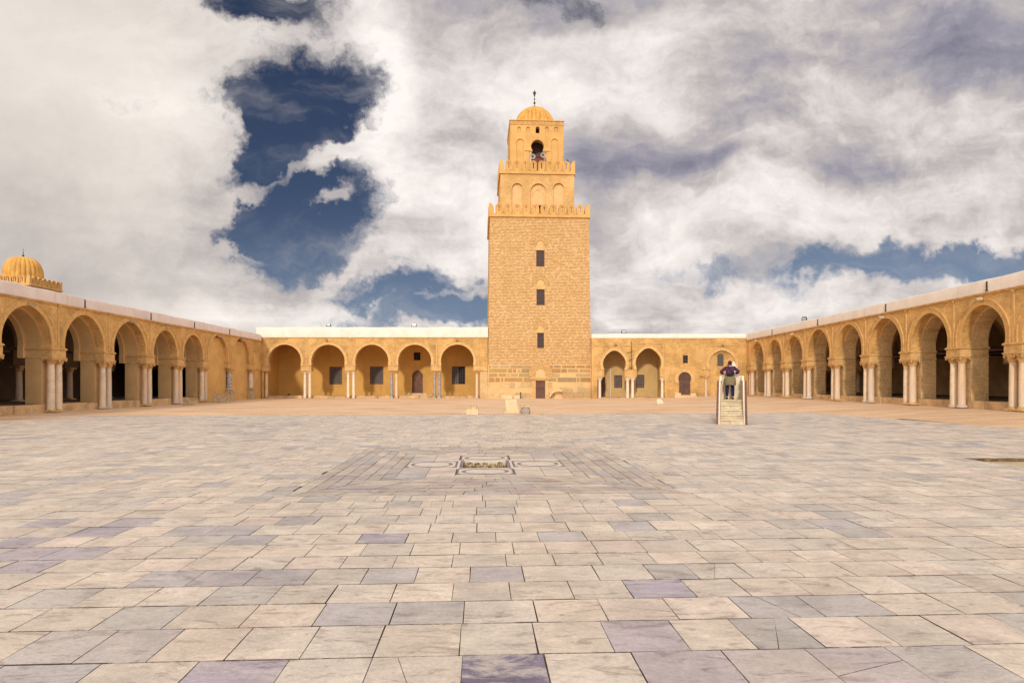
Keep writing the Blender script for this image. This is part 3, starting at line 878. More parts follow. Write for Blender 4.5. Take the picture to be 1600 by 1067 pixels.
# ---------------------------------------------------------------- side galleries
def gallery(t, cols, length, s0, zfoot, inner, blind=(), top=5.88, white=.64, zs=3.48, zi=2.92, colr=.188, white_m='grey_whitewash', engaged=(), rise=.22, pier='pier_brick', inmat='gallery_plaster'):
    """local x along the front (left to right seen from the court), y inwards, z up"""
    ph = .53
    bays = [(a, b) for a, b in zip(cols[:-1], cols[1:])]
    # front wall: arches carried by columns
    path = [(s0, zi)]
    pathB = [(s0, zfoot)]
    for i, (a, b) in enumerate(bays):
        c = (a + b) / 2; h = (b - a) / 2 - ph
        path += arch_leg(c, h, zs, zi, rise, .05); pathB += arch_leg(c, h - .0, zs - .0, zfoot, rise - .10, .05)
    path += [(s0 + length, zi), (s0 + length, top), (s0, top)]
    pathB += [(s0 + length, zfoot), (s0 + length, top - .3), (s0, top - .3)]
    MB().prism(path, 0, .52).build('arcade_wall', 'gallery_brick', t)
    # inner half of the wall: piers down to the floor
    MB().prism(pathB, .523, 1.38).build('pier_wall', pier, t)
    rg = MB(); hd = MB()
    for a, b in bays:
        c = (a + b) / 2; h = (b - a) / 2 - ph
        ring(rg, c, h, zs, rise, .05, .27, -.012, .02)
        r0 = math.hypot(h, rise) + .27
        ring(hd, c, math.sqrt(max(.1, r0 * r0 - rise * rise)), zs, rise, .05, .045, -.05, .02)
    rg.build('archivolt', 'ring_render', t); hd.build('hood_moulding', 'moulding_stone', t)
    for i, c in enumerate(cols):
        m = MB(); m.box(c - ph - .02, c + ph + .02, -.05, .50, zi - .01, zs - .11)
        m.box(c - ph - .07, c + ph + .07, -.11, .518, zs - .11, zs - .045); m.box(c - ph - .045, c + ph + .045, -.08, .516, zs - .045, zs - .003)
        m.box(c - ph - .07, c + ph + .07, -.10, .518, zi - .045, zi + .02)
        m.build('impost', 'moulding_stone', t, .012)
        m = MB(); m.box(c - ph - .06, c + ph + .06, .53, 1.42, zs - .12, zs - .02)
        m.box(c - ph - .03, c + ph + .03, .53, 1.40, zi - .03, zi + .07); m.build('pier_moulding', 'moulding_stone', t, .012)
        if i in engaged:
            pl = .95; mm = MB(); mm.box(c - .42, c + .42, -.25, .30, -.05, pl - .12, top=(.02, .02)); mm.box(c - .34, c + .34, -.17, .26, pl - .12, pl, top=(.06, .06))
            mm.build('plinth', 'rough_stone', t, .03)
            column(t, c, .10, pl, zi - .045, .24, 'veined_marble' if i == engaged[0] else 'column_marble', var=i)
        else:
            for s in (-.29, .29):
                rr = colr * rnd.uniform(.92, 1.06)
                column(t, c + s, .20, 0, zi - .045, rr, rnd.choice(('column_marble',) * 6 + ('cream_marble', 'cream_marble', 'rose_marble')), var=i, plinth=(i % 2 == 0), cap=(.34, .30, .38)[i % 3], base=(.14, .18, .12)[(i // 2) % 3])
        m = MB(); m.box(c - .055, c + .055, -.035, .01, zs, top - .10); m.box(c - .08, c + .08, -.08, .01, top - .2, top - .1); m.build('wall_strip', 'moulding_stone', t, .01)
    # cornice
    m = MB(); m.box(s0, s0 + length, -.07, .01, top - .10, top - .035); m.box(s0, s0 + length, -.11, .02, top - .035, top + .012); m.build('cornice', 'moulding_stone', t)
    wavy_parapet(t, 'white_parapet', s0, s0 + length, -.05, .42, top + .014, top + white, white_m)
    # podium, floor, roof, rear wall
    m = MB()
    x = s0
    while x < s0 + length:
        w = rnd.uniform(.7, 1.6); w = min(w, s0 + length - x)
        m.box(x + .006, x + w - .006, .44 - rnd.uniform(0, .07), 1.2, -.3, zfoot - rnd.uniform(0, .02)); x += w
    m.build('podium', 'podium_stone', t, .02)
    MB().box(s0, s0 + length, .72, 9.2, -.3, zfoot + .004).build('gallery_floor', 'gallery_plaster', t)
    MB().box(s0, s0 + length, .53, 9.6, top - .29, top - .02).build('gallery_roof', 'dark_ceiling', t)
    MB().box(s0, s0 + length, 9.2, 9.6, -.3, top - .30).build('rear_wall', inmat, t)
    MB().box(s0 - .3, s0, .0, 9.6, -.3, top).build('end_wall', 'gallery_brick', t)
    MB().box(s0 + length, s0 + length + .3, .0, 9.6, -.3, top).build('end_wall', 'gallery_brick', t)
    if blind: MB().box(cols[-1] + .16, s0 + length, .06, .5, -.3, zi).build('corner_wall', 'ochre_render', t)
    # inner row of narrower horseshoe arches
    for yi, hw, pl, colm in inner:
        pth = [(s0, zfoot)]
        for i, (a, b) in enumerate(bays):
            if i in blind: continue
            c = (a + b) / 2
            if hw < 0: continue
            if colm: pth += arch_leg(c, hw, zs - .10, zi - .3, .5, .12)[0:1] + arch_leg(c, hw, zs - .10, zi - .3, .5, .12)[1:]
            else: pth += arch_leg(c, hw, zs - .15, zfoot, .28, .05)
        pth += [(s0 + length, zfoot), (s0 + length, top - .31), (s0, top - .31)]
        if colm:
            pth[0] = (s0, zi - .3); pth[-3] = (s0 + length, zi - .3)
        if hw < 0:
            pth = [(s0, zi - .02)]
            for a, b in bays:
                pth += arch_leg((a + b) / 2, (b - a) / 2 - ph + hw, zs - .12, zi - .02, .30, .06)
            pth += [(s0 + length, zi - .02), (s0 + length, top - .31), (s0, top - .31)]
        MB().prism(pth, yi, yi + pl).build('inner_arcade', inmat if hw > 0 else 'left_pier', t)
        if colm:
            for i, c in enumerate(cols):
                if i - 1 in blind: continue
                column(t, c, yi + pl / 2, zfoot, zi - .3, .2, var=i)
                m = MB(); m.box(c - .36, c + .36, yi + .03, yi + pl - .03, zi - .29, zs - .12); m.build('inner_impost', 'gallery_plaster', t)
            m = MB(); m.box(s0, s0 + length, yi + pl / 2 - .07, yi + pl / 2 + .07, zs - .1, zs + .04)
            for c in cols: m.box(c - .06, c + .06, yi + pl, 9.2, zs - .1, zs + .03); m.box(c - .06, c + .06, 1.38, yi, zs - .1, zs + .03)
            m.build('tie_beam', 'dark_wood', t)
    for i in blind:
        a, b = bays[i]
        MB().box(a + .2, b - .2, .30, .53, -.2, top - .4).build('blocked_arch', 'ochre_render', t)


def s_left(Y): return (Y - 20) * 1.00044
lc = [s_left(y) for y in (16.5, 20.9, 25.2, 29.7, 34.17, 38.66, 43.27, 47.5, 51.7, 56.5, 61.5)]
gl = thing('west_gallery', 'long shaded arcaded gallery of tan brick closing the left side of the court', 'arcade', (-23.78 - .0297 * 20, 20, 0), R(90) + math.atan(.0297))
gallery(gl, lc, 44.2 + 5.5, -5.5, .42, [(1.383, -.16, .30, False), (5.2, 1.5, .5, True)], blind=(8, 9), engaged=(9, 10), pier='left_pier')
for Y in (32.0, 41.0, 45.4, 54.1, 59.0): spout(gl, s_left(Y), 5.60)
for Y in (38.9 - 2.6, 43.3, 49.6, 56.2):
    m = MB(); m.box(-.03, .03, -.075, -.03, .08, .46); m.box(-.06, .06, -.09, -.03, .0, .06); o = m.build('overflow_pipe', 'iron', gl); o.location = (s_left(Y), -.02, 5.93)

def s_right(Y): return (64 - Y) * 1.0005
rc = [s_right(y) for y in (63.1, 58.8, 54.56, 50.3, 45.67, 41.15, 36.69, 32.54, 28.5, 24.2, 19.9, 15.6)]
gr = thing('east_gallery', 'long sunlit arcaded gallery of tan brick closing the right side of the court', 'arcade', (24.0, 64, .30), R(-90) - math.atan(.0317))
gallery(gr, rc, 50.5, 0.15, .36, [(3.25, 1.12, .5, True), (6.2, 1.3, .5, True)], top=5.62, white=.64, zs=3.12, zi=2.64, white_m='whitewash', colr=.185, rise=.34, inmat='right_plaster')
for Y in (60.9, 52.5, 39.0, 30.5): spout(gr, s_right(Y), 5.36)
for Y in (57.0, 47.9, 38.7, 30.1):
    m = MB(); m.box(-.035, .035, -.075, -.03, 0, .46); m.box(-.06, .06, -.09, -.03, .0, .06); o = m.build('overflow_pipe', 'iron', gr); o.location = (s_right(Y), -.02, 5.68)


# ---------------------------------------------------------------- back range, left of the tower
K64 = 64 / F
def bx(px, Y=64.0): return (px - 800) * Y / F
def bz(py, Y=64.0): return EYE + (598 - py) * Y / F


def grille_window(parent, x0, x1, z0, z1, yf, mframe='red_wood', nx=4, nz=6, back='opening_shade', fr=.06, bar=.018, half_open=False):
    """frame, grey shutter or black shade sheet behind, and a grid of bars"""
    m = MB(); m.prism([(x0, z0), (x1, z0), (x1, z1), (x0, z1)], yf, yf + .10, [[(x0 + fr, z0 + fr), (x0 + fr, z1 - fr), (x1 - fr, z1 - fr), (x1 - fr, z0 + fr)]])
    w = m.build('window', mframe, parent)
    m = MB()
    for i in range(1, nx + 1):
        x = x0 + fr + (x1 - x0 - 2 * fr) * i / (nx + 1); m.box(x - bar, x + bar, yf + .03, yf + .055, z0 + fr - .01, z1 - fr + .01)
    for j in range(1, nz + 1):
        z = z0 + fr + (z1 - z0 - 2 * fr) * j / (nz + 1); m.box(x0 + fr - .01, x1 - fr + .01, yf + .058, yf + .08, z - bar, z + bar)
    m.build('grille', 'iron', w)
    m = MB(); xs0 = (x0 + x1) / 2 if half_open else x1 - fr + .01
    m.box(x0 + fr - .01, xs0, yf + .085, yf + .097, z0 + fr - .01, z1 - fr + .01); m.build('window_backing', back, w)  # grey shutter, else a black sheet in place of the shade inside
    if half_open:
        m = MB(); m.box(xs0, x1 - fr + .01, yf + .085, yf + .097, z0 + fr - .01, z1 - fr + .01); m.build('opening', 'opening_shade', w)  # black sheet painted as the shade in the open half
    return w


def rect(x0, x1, z0, z1): return [(x0, z0), (x0, z1), (x1, z1), (x1, z0)]


Y0 = 64.0
nw = thing('north_portico', 'five-arched ochre portico with tall white parapet left of the tower', 'arcade', (0, Y0, 0))
zs, zi, top = bz(570), bz(578.5), bz(527)
ops = [(419, 470.5), (486, 539), (554.6, 607), (621.7, 674), (688.8, 740)]
p = [(-25.9, zi)]
rg = MB(); hd = MB()
for a, b in ops:
    c = (bx(a) + bx(b)) / 2; h = (bx(b) - bx(a)) / 2 - .05
    r = h + .06; zz = bz(538) - r; rise = zz - zs
    if rise < .05: rise = .05
    p += arch_leg(c, h, zs, zi, rise, .0)
    ring(rg, c, h, zs, rise, 0, .24, -.03, .02); r0 = math.hypot(h, rise) + .24
    ring(hd, c, math.sqrt(r0 * r0 - rise * rise), zs, rise, 0, .05, -.06, .02)
p += [(-2.48, zi), (-2.48, top), (-25.9, top)]
MB().prism(p, 0, .55).build('portico_wall', 'north_brick', nw)
rg.build('archivolt', 'voussoir', nw); hd.build('hood_moulding', 'moulding_stone', nw)
for i, (l, r, cc) in enumerate([(410, 419.6, (414.8,)), (471, 485.7, (475.2, 482.8)), (539.3, 554.4, (543, 551.5)), (607.3, 621.5, (611.3, 618.7)), (674.3, 688.6, (678.6, 686.1)), (740.3, 762, (745,))]):
    x0, x1 = bx(l), bx(r)
    m = MB(); m.box(x0, x1, -.04, .57, zi - .01, zs - .07); m.box(x0 - .05, x1 + (.05 if i < 5 else 0), -.09, .60, zs - .07, zs - .005)
    m.box(x0 - .05, x1 + (.05 if i < 5 else 0), -.08, .60, zi - .07, zi + .0); m.build('impost', 'moulding_stone', nw, .01)
    for j, q in enumerate(cc):
        mm = 'pale_marble' if i in (1, 2) else 'column_marble'
        if (i, j) in ((3, 0), (4, 0), (4, 1)): mm = 'veined_marble'
        column(nw, bx(q), .27, -.03, zi - .07, .145, mm, var=i + j, base=.12, cap=.28, plinth=(i + j) % 2 == 0)
    m = MB(); xm = bx(sum(cc) / len(cc) - (0 if i else 1.5)) if i < 5 else bx(748)
    m.box(xm - .05, xm + .05, -.03, .01, zs + .01, top - .1); m.box(xm - .09, xm + .09, -.10, .02, top - .22, top - .08); m.build('wall_strip', 'moulding_stone', nw, .01)
m = MB(); m.box(bx(750), -2.49, .02, .5, -.1, zi - .07); m.build('corner_pier', 'pier_brick', nw, .02)
m = MB(); m.box(bx(409), bx(411.5), .02, .5, -.1, zi - .07); m.build('corner_pier', 'gallery_brick', nw, .02)
m = MB(); m.box(-25.6, -2.48, -.07, .01, top - .06, top + .01); m.build('cornice', 'moulding_stone', nw)
wavy_parapet(nw, 'white_parapet', bx(400.5), -2.46, -.03, 4.9, top + .012, bz(510.8), 'whitewash', .035, .28)
for q in (510.6, 714): spout(nw, bx(q), bz(530.5))
# floor kerb of broken stones
m = MB(); x = -25.6
while x < -2.5:
    w = rnd.uniform(.5, 1.5); w = min(w, -2.49 - x); m.box(x + .01, x + w - .01, .62 - rnd.uniform(0, .12), 1.5, -.2, rnd.uniform(.19, .26)); x += w
m.build('podium', 'podium_stone', nw, .02)
MB().box(-25.6, -2.48, .9, 4.6, -.2, .185).build('portico_floor', 'podium_stone', nw)
YW = 68.5; yb = YW - Y0
cut = []
wins = [(514.6, 534.5, 573, 600.5), (578, 599, 572.5, 600.3), (706, 727, 572.3, 600.2)]
for a, b, c, d in wins: cut.append(rect(bx(a, YW), bx(b, YW), bz(d, YW), bz(c, YW)))
cut.append(rect(bx(646.3, YW), bx(657, YW), bz(563, YW), bz(550.3, YW)))
dxc = bx(652.3, YW); dh = (bx(661, YW) - bx(643.6, YW)) / 2
dfoot = bz(614.2, YW)
door_o = [(dxc - dh, dfoot)] + arc(dxc, bz(588, YW), dh, 200, -20, 16, .12) + [(dxc + dh, dfoot)]
dpath = [(-25.6, -.2), (dxc - dh, -.2)] + door_o + [(dxc + dh, -.2), (-2.48, -.2), (-2.48, top - .3), (-25.6, top - .3)]
MB().prism([(-25.6, -.2), (-2.48, -.2), (-2.48, top - .3), (-25.6, top - .3)], yb, yb + .35, cut + [door_o[::-1]]).build('portico_back_wall', 'back_plaster', nw)
MB().box(-25.6, -2.48, .56, yb + .4, top - .29, top + .005).build('portico_ceiling', 'back_plaster', nw)
MB().box(-25.9, -25.6, .56, yb + .4, -.2, top + .005).build('end_wall', 'back_plaster', nw)
for i, (a, b, c, d) in enumerate(wins):
    grille_window(nw, bx(a, YW), bx(b, YW), bz(d, YW), bz(c, YW), yb + .04, 'red_wood' if i < 2 else 'door_wood', 5, 6, 'shutter_grey', .06, .022, half_open=(i == 2))
grille_window(nw, bx(646.3, YW), bx(657, YW), bz(563, YW), bz(550.3, YW), yb + .04, 'red_wood', 2, 2, 'opening_shade', .05, .015)
m = MB(); m.prism([(q[0], q[1]) for q in door_o], yb + .10, yb + .16); d_ = m.build('arched_door', 'door_wood', nw)
m = MB(); m.box(dxc - .012, dxc + .012, yb + .085, yb + .102, dfoot, bz(584, YW)); m.box(dxc + .05, dxc + .08, yb + .06, yb + .102, dfoot + .95, dfoot + 1.1); m.build('handle', 'iron', d_)
m = MB(); m.box(bx(632, YW), bx(676, YW), yb - .55, yb + .0, .18, .28); m.box(bx(637, YW), bx(668, YW), yb - .30, yb, .28, dfoot - .002); m.build('door_step', 'cream_stone', nw, .02)

# ---------------------------------------------------------------- back range, right of the tower
ne = thing('north_range', 'patched brick range with two horseshoe arches and an arched door right of the tower', 'building', (0, Y0, 0))
top2 = bz(528.3); XL, XR = 8.15, 24.6
zsA = bz(577)
def horseshoe(a, b, ytop, ynar, ybot, pt=.05, sq=.86):
    """outline in metres of a horseshoe opening given in photo pixels; legs down to ybot"""
    c = (bx(a) + bx(b)) / 2; r = (bx(b) - bx(a)) / 2
    zt = bz(ytop); zc = zt - r * (1 + pt); zn = bz(ynar)
    rise = zc - zn; rise = max(.02, min(r * .6, rise)); half = math.sqrt(r * r - rise * rise)
    return c, half, zc - rise, rise, pt
A = horseshoe(942, 978, 548.5, 577, 0, .10); B = horseshoe(993, 1033.5, 545, 576, 0, .10)
zi2 = bz(589)
pth = [(XL, -.2), (bx(933.5), -.2), (bx(933.5), zi2)]
pth += arch_leg(A[0], A[1], A[2], zi2, A[3], .16) + arch_leg(B[0], B[1], B[2], zi2, B[3], .16)
pth += [(bx(1038.5), zi2), (bx(1038.5), -.2), (XR, -.2), (XR, top2), (XL, top2)]
sw = (bx(1067), bx(1075), bz(567.5), bz(555))
dc = (bx(1060) + bx(1080)) / 2; dr_ = (bx(1080) - bx(1060)) / 2
zc = bz(581.5) - dr_; doorN = [(dc - dr_ * .9, bz(616.5))] + arc(dc, zc, dr_, 208, -28, 18, .03) + [(dc + dr_ * .9, bz(616.5))]
C = horseshoe(1107.5, 1149, 547.5, 574, 0, .04)
bl = [(C[0] - C[1], bz(621.5))] + arch_leg(C[0], C[1], C[2], 0, C[3], .04)[1:-1] + [(C[0] + C[1], bz(621.5))]
MB().prism(pth, 0, .5, [rect(*sw), doorN[::-1], bl[::-1]]).build('range_wall', 'north_brick', ne)
# infill of the blind arch, with its little arched window
wc = bx(1126.5); wr = (bx(1131.5) - bx(1121.5)) / 2
win = [(wc - wr, bz(572))] + arc(wc, bz(552.5) - wr, wr, 180, 0, 12) + [(wc + wr, bz(572))]
MB().prism([(C[0] - C[1] - .3, -.2), (C[0] + C[1] + .3, -.2), (C[0] + C[1] + .3, bz(545)), (C[0] - C[1] - .3, bz(545))], .14, .42, [win[::-1]]).build('blocked_arch', 'north_brick', ne)
m = MB(); m.prism(win, .22, .26); w_ = m.build('window', 'shutter_grey', ne)
m = MB()
for k in range(-2, 3): m.box(wc + k * .11 - .008, wc + k * .11 + .008, .19, .21, bz(572), bz(554))
for k in range(9): m.box(wc - wr, wc + wr, .205, .217, bz(571.5) + k * .135, bz(571.5) + k * .135 + .016)
m.build('grille', 'iron', w_)
m = MB(); m.box(wc - wr - .1, wc + wr + .1, .10, .2, bz(573.5), bz(572)); m.build('sill', 'voussoir', w_)
w_ = grille_window(ne, *sw, .05, 'door_wood', 1, 4, 'opening_shade', .05, .03)
m = MB(); m.prism(doorN, .16, .22); d_ = m.build('arched_door', 'door_wood', ne)
m = MB()
for k in range(-4, 5):
    if k: m.box(dc + k * .13 - .008, dc + k * .13 + .008, .150, .162, bz(616), zc + math.sqrt(max(0, dr_ ** 2 - (k * .13) ** 2)) - .05)
for k in range(8): m.box(dc - dr_ * .88, dc + dr_ * .88, .147, .1495, bz(616) + .15 + k * .24, bz(616) + .18 + k * .24)
m.box(dc - .018, dc + .018, .13, .162, bz(616), zc + dr_ * .95); m.box(dc - .16, dc - .10, .11, .148, bz(606), bz(603)); m.build('studs_and_bands', 'iron', d_)
m = MB(); m.box(bx(1052.5), bx(1087), -.5, .1, -.1, bz(618)); m.box(bx(1053.5), bx(1063), -.35, .1, bz(618), bz(614)); m.box(bx(1077.5), bx(1086), -.35, .1, bz(618), bz(614.3)); m.build('door_step', 'cream_stone', ne, .03)
rg = MB(); hd = MB()
for q in (A, B, C):
    ring(rg, q[0], q[1], q[2], q[3], .16 if q is not C else .04, .26, -.03, .02)
    r0 = math.hypot(q[1], q[3]) + .26; ring(hd, q[0], math.sqrt(r0 * r0 - q[3] ** 2), q[2], q[3], .14 if q is not C else .04, .045, -.055, .02)
ro = arc(dc, zc, dr_ + .02, 208, -28, 18, .03); r2 = arc(dc, zc, dr_ + .36, 208, -28, 18, .03)
hd.prism(arc(dc, zc, dr_ + .36, 200, -20, 18, .03) + arc(dc, zc, dr_ + .41, 200, -20, 18, .03)[::-1], -.05, .02)
rg.prism(ro + r2[::-1], -.022, .02)
rg.build('archivolt', 'voussoir', ne); hd.build('hood_moulding', 'moulding_stone', ne)
for a, b, y_ in ((929, 985.5, 540.5), (987.5, 1037, 536.5), (1102, 1158, 540.0)):
    m = MB(); m.box(bx(a), bx(b), -.045, .02, bz(y_), bz(y_ - 1.0))
    for q in (a, b):
        if q != 929 and q != 985.5: m.box(bx(q) - .03, bx(q) + .03, -.04, .02, bz(576.5), bz(y_))
    m.build('frame_moulding', 'moulding_stone', ne)
for a, b, y0_, y1_ in ((933.8, 941.2, 578, 589), (979, 992.4, 578, 589), (1034, 1038.4, 577, 588)):
    m = MB(); m.box(bx(a), bx(b), -.04, .52, zi2 - .06, bz(y0_)); m.box(bx(a) - .05, bx(b) + .05, -.09, .54, bz(y0_), bz(y0_) + .06); m.build('impost', 'moulding_stone', ne, .01)
for q, mm in ((937.6, 'pale_marble'), (981.3, 'pale_marble'), (989.2, 'pale_marble'), (1035.7, 'pale_marble')): column(ne, bx(q), .27, -.03, zi2 - .06, .155, mm, var=1, base=.08, cap=.36, plinth=False)
m = MB(); m.box(bx(1097), bx(1109), -.14, .03, bz(577.5), bz(575.5)); m.box(bx(1099), bx(1108), -.08, .03, bz(586), bz(577.5)); m.box(bx(1093), bx(1109), -.16, .03, bz(588), bz(586)); m.build('corbel_block', 'moulding_stone', ne, .02)
m = MB(); m.box(bx(1149.5), bx(1157), -.07, .03, bz(577), bz(575.5)); m.build('corbel_block', 'moulding_stone', ne, .02)
column(ne, bx(1102.7), -.08, -.02, bz(588), .11, 'column_marble', var=2, base=.06, cap=.3, plinth=False)
for q, y_ in ((961.5, 537), (1128.5, 538)): spout(ne, bx(q), bz(y_))
m = MB(); m.box(XL, XR, -.02, .02, top2 - .03, top2 + .01); m.build('cornice', 'moulding_stone', ne)
wavy_parapet(ne, 'white_parapet', XL, XR, -.02, 5.2, top2 + .012, bz(521.3), 'whitewash', .03, .2)
# the room behind the two arches
YE = 67.2; ye = YE - Y0
cut = [rect(bx(a, YE), bx(b, YE), bz(d, YE), bz(c, YE)) for a, b, c, d in ((959.5, 972.2, 586, 606), (993.8, 1006.8, 585.5, 606))]
MB().prism([(XL, -.2), (bx(1045), -.2), (bx(1045), top2 - .2), (XL, top2 - .2)], ye, ye + .3, cut).build('recess_wall', 'east_plaster', ne)
for a, b, c, d in ((959.5, 972.2, 586, 606), (993.8, 1006.8, 585.5, 606)):
    grille_window(ne, bx(a, YE), bx(b, YE), bz(d, YE), bz(c, YE), ye + .03, 'red_wood', 2, 3, 'shutter_grey', .07, .02)
MB().box(XL, bx(1045), .51, ye + .3, top2 - .19, top2 + .0).build('recess_ceiling', 'back_plaster', ne)
MB().box(bx(1038.6), bx(1045), .51, ye, -.2, top2 - .2).build('recess_side_wall', 'east_plaster', ne)
MB().box(XL, bx(1038.6), .3, ye, -.2, .07).build('recess_floor', 'podium_stone', ne)
m = MB(); m.box(bx(936, YE), bx(945.5, YE), ye - .10, ye + .0, .07, bz(590, YE)); m.prism([(bx(936, YE), bz(590, YE)), (bx(945.5, YE), bz(590, YE)), (bx(941, YE), bz(585, YE))], ye - .10, ye); m.build('side_door', 'dark_wood', ne)
m = MB(); m.tube([(bx(953.8, YE), ye - .06, .07), (bx(953.8, YE), ye - .06, bz(577, YE))], .05); m.tube([(bx(955.5, YE), ye - .06, bz(576.4, YE)), (bx(944, YE), ye - .06, bz(576.8, YE))], .04); m.build('white_pipe', 'whitewash', ne)
m = MB(); m.tube([(bx(986.6), -.10, bz(578)), (bx(986.6), -.10, bz(533.5))], .03)
for a, b, c, d in ((979, 551, 989, 549), (982, 563, 988, 561), (982.5, 575, 989, 574)):
    m.tube([(bx(a), -.12, bz(b)), (bx(c), -.12, bz(d))], .022)
m.build('iron_pipe', 'iron', ne)
m = MB(); m.box(XL, XR, .5, 9, top2 - .05, top2 + .0); m.box(XL, XR, 8.7, 9, -.2, top2 - .05); m.box(XR - .3, XR, .5, 8.7, -.2, top2 - .05); m.build('roof', 'dark_ceiling', ne)

# ---------------------------------------------------------------- the tower
TR = R(3.0)
TX, TY = -2.49, 64.0
TW, TD = 10.72, 10.72
ZT1 = 18.62
CX = TW / 2
tw = thing('minaret', 'massive three-tiered square brick tower with a ribbed dome at the back of the court', 'tower', (TX, TY, 0), TR)


def batter(p):
    """the lowest tier leans in a little on every side"""
    k = p.z / ZT1 * .235
    cxp, cyp = TW / 2, TD / 2
    s = 1 - 2 * k / TW
    return Vector((cxp + (p.x - cxp) * s, cyp + (p.y - cyp) * s, p.z))


def txz(px, py, w=0.0):
    """photo pixel to face coordinates of the tower's front (local x, z), undoing rotation"""
    a = (px - 800) / F
    # point = T + x*(c,s) + w*(-s,c)
    c, s = math.cos(TR), math.sin(TR)
    # (TX + x c - w s) = a (TY + x s + w c)
    x = (a * (TY + w * c) - TX + w * s) / (c - a * s)
    y = TY + x * s + w * c
    return x, EYE + (598 - py) * y / F


def ub(x, z):
    """undo the batter for drawing on the lowest tier"""
    k = z / ZT1 * .235; s = 1 - 2 * k / TW
    return (TW / 2 + (x - TW / 2) / s, z)


def trect(px0, px1, py0, py1, w=.1):
    x0, z1 = txz(px0, py0, w); x1, _ = txz(px1, py0, w); _, z0 = txz(px0, py1, w)
    x0, _ = ub(x0, (z0 + z1) / 2); x1, _ = ub(x1, (z0 + z1) / 2)
    return x0, x1, z0, z1


ZB = txz(844, 569.5)[1]          # top of the big stones
wr_ = [trect(837.8, 850.7, 391, 417, .2), trect(838.2, 851, 452, 477, .18), trect(839.3, 850, 520, 544, .1)]
dr4 = trect(837.2, 851.8, 595, 622.8, 0)
ccx = (wr_[0][0] + wr_[0][1]) / 2
# brick shaft, open at the windows
front = [(0, ZB), (TW, ZB), (TW, ZT1), (0, ZT1)]
sh = MB()
tym = []
for (x0, x1, z0, z1), ar, tall in zip(wr_, (.62, .62, .60), (1.0, .95, .75)):
    c = (x0 + x1) / 2
    tym.append((c, z1, tall))
sh.prism(front, 0, .5, [rect(*w) for w in wr_])
sh.box(0, .5, .5, TD - .5, ZB, ZT1); sh.box(TW - .5, TW, .5, TD - .5, ZB, ZT1); sh.box(0, TW, TD - .5, TD, ZB, ZT1)
sh.xf(batter).build('brick_shaft', 'tower_brick', tw)
MB().box(.02, TW - .02, .52, TD - .02, ZT1 - .2, ZT1 + .05).xf(batter).build('terrace', 'ochre_render', tw)
# relieving arches drawn in brick over each window
def voussoirs(mb, c, z, r0, r1, a0, a1, n, y0, y1, gap=.18):
    for i in range(n):
        b0 = R(a0 + (a1 - a0) * (i + gap / 2) / n); b1 = R(a0 + (a1 - a0) * (i + 1 - gap / 2) / n)
        q = [(c + r0 * math.cos(b0), z + r0 * math.sin(b0)), (c + r1 * math.cos(b0), z + r1 * math.sin(b0)),
             (c + r1 * math.cos(b1), z + r1 * math.sin(b1)), (c + r0 * math.cos(b1), z + r0 * math.sin(b1))]
        mb.prism(q, y0, y1)
for (c, z, tall), r0, r1 in zip(tym, (.40, .44, .36), (.70, .78, .62)):
    zc_ = z + tall * .62; va = MB()
    voussoirs(va, c, zc_, r0, r1, 190, -10, 17, -.05, .03, .34)
    voussoirs(va, c, zc_, r1 + .03, r1 + .09, 185, -5, 30, -.06, .03, 0)
    va.box(c - r0 - .04, c - r0 + .04, -.018, .03, z + .02, zc_ - .08); va.box(c + r0 - .04, c + r0 + .04, -.018, .03, z + .02, zc_ - .08)
    va.xf(batter).build('relieving_arch', 'voussoir', tw)
for (c, z, tall), r0, r1 in zip(tym, (.40, .44, .36), (.70, .78, .62)):
    zc_ = z + tall * .62; vb = MB()
    vb.prism(arc(c, zc_, r0 - .05, 190, -10, 20) + arc(c, zc_, r1 + .13, 190, -10, 20)[::-1], -.012, .02)
    vb.xf(batter).build('arch_backing', 'dark_joint', tw)
va = MB()
for (c, z, tall), r0 in zip(tym, (.36, .40, .32)):
    zc_ = z + tall * .62
    va.prism([(c - r0 + .03, z + .01)] + arc(c, zc_, r0, 180, 0, 12) + [(c + r0, z + .01)], -.006, .02)
va.xf(batter).build('window_tympanum', 'voussoir', tw)
for (x0, x1, z0, z1) in wr_:
    m = MB(); m.prism([(x0, z0), (x1, z0), (x1, z1), (x0, z1)], .04, .16, [rect(x0 + .09, x1 - .09, z0 + .07, z1 - .07)]); w_ = m.xf(batter).build('window', 'dark_wood', tw)
    m = MB()
    for k in (1, 2, 3):
        x = x0 + .07 + (x1 - x0 - .14) * k / 4; m.box(x - .022, x + .022, .085, .11, z0 + .06, z1 - .06)
    for k in range(1, 6):
        z = z0 + .07 + (z1 - z0 - .14) * k / 6; m.box(x0 + .06, x1 - .06, .112, .135, z - .022, z + .022)
    m.xf(batter).build('grille', 'iron', w_)
    MB().box(x0 + .05, x1 - .05, .17, .19, z0 + .05, z1 - .05).xf(batter).build('opening', 'dark_wood', w_)  # dark sheet behind the bars, in place of the shaded tower inside
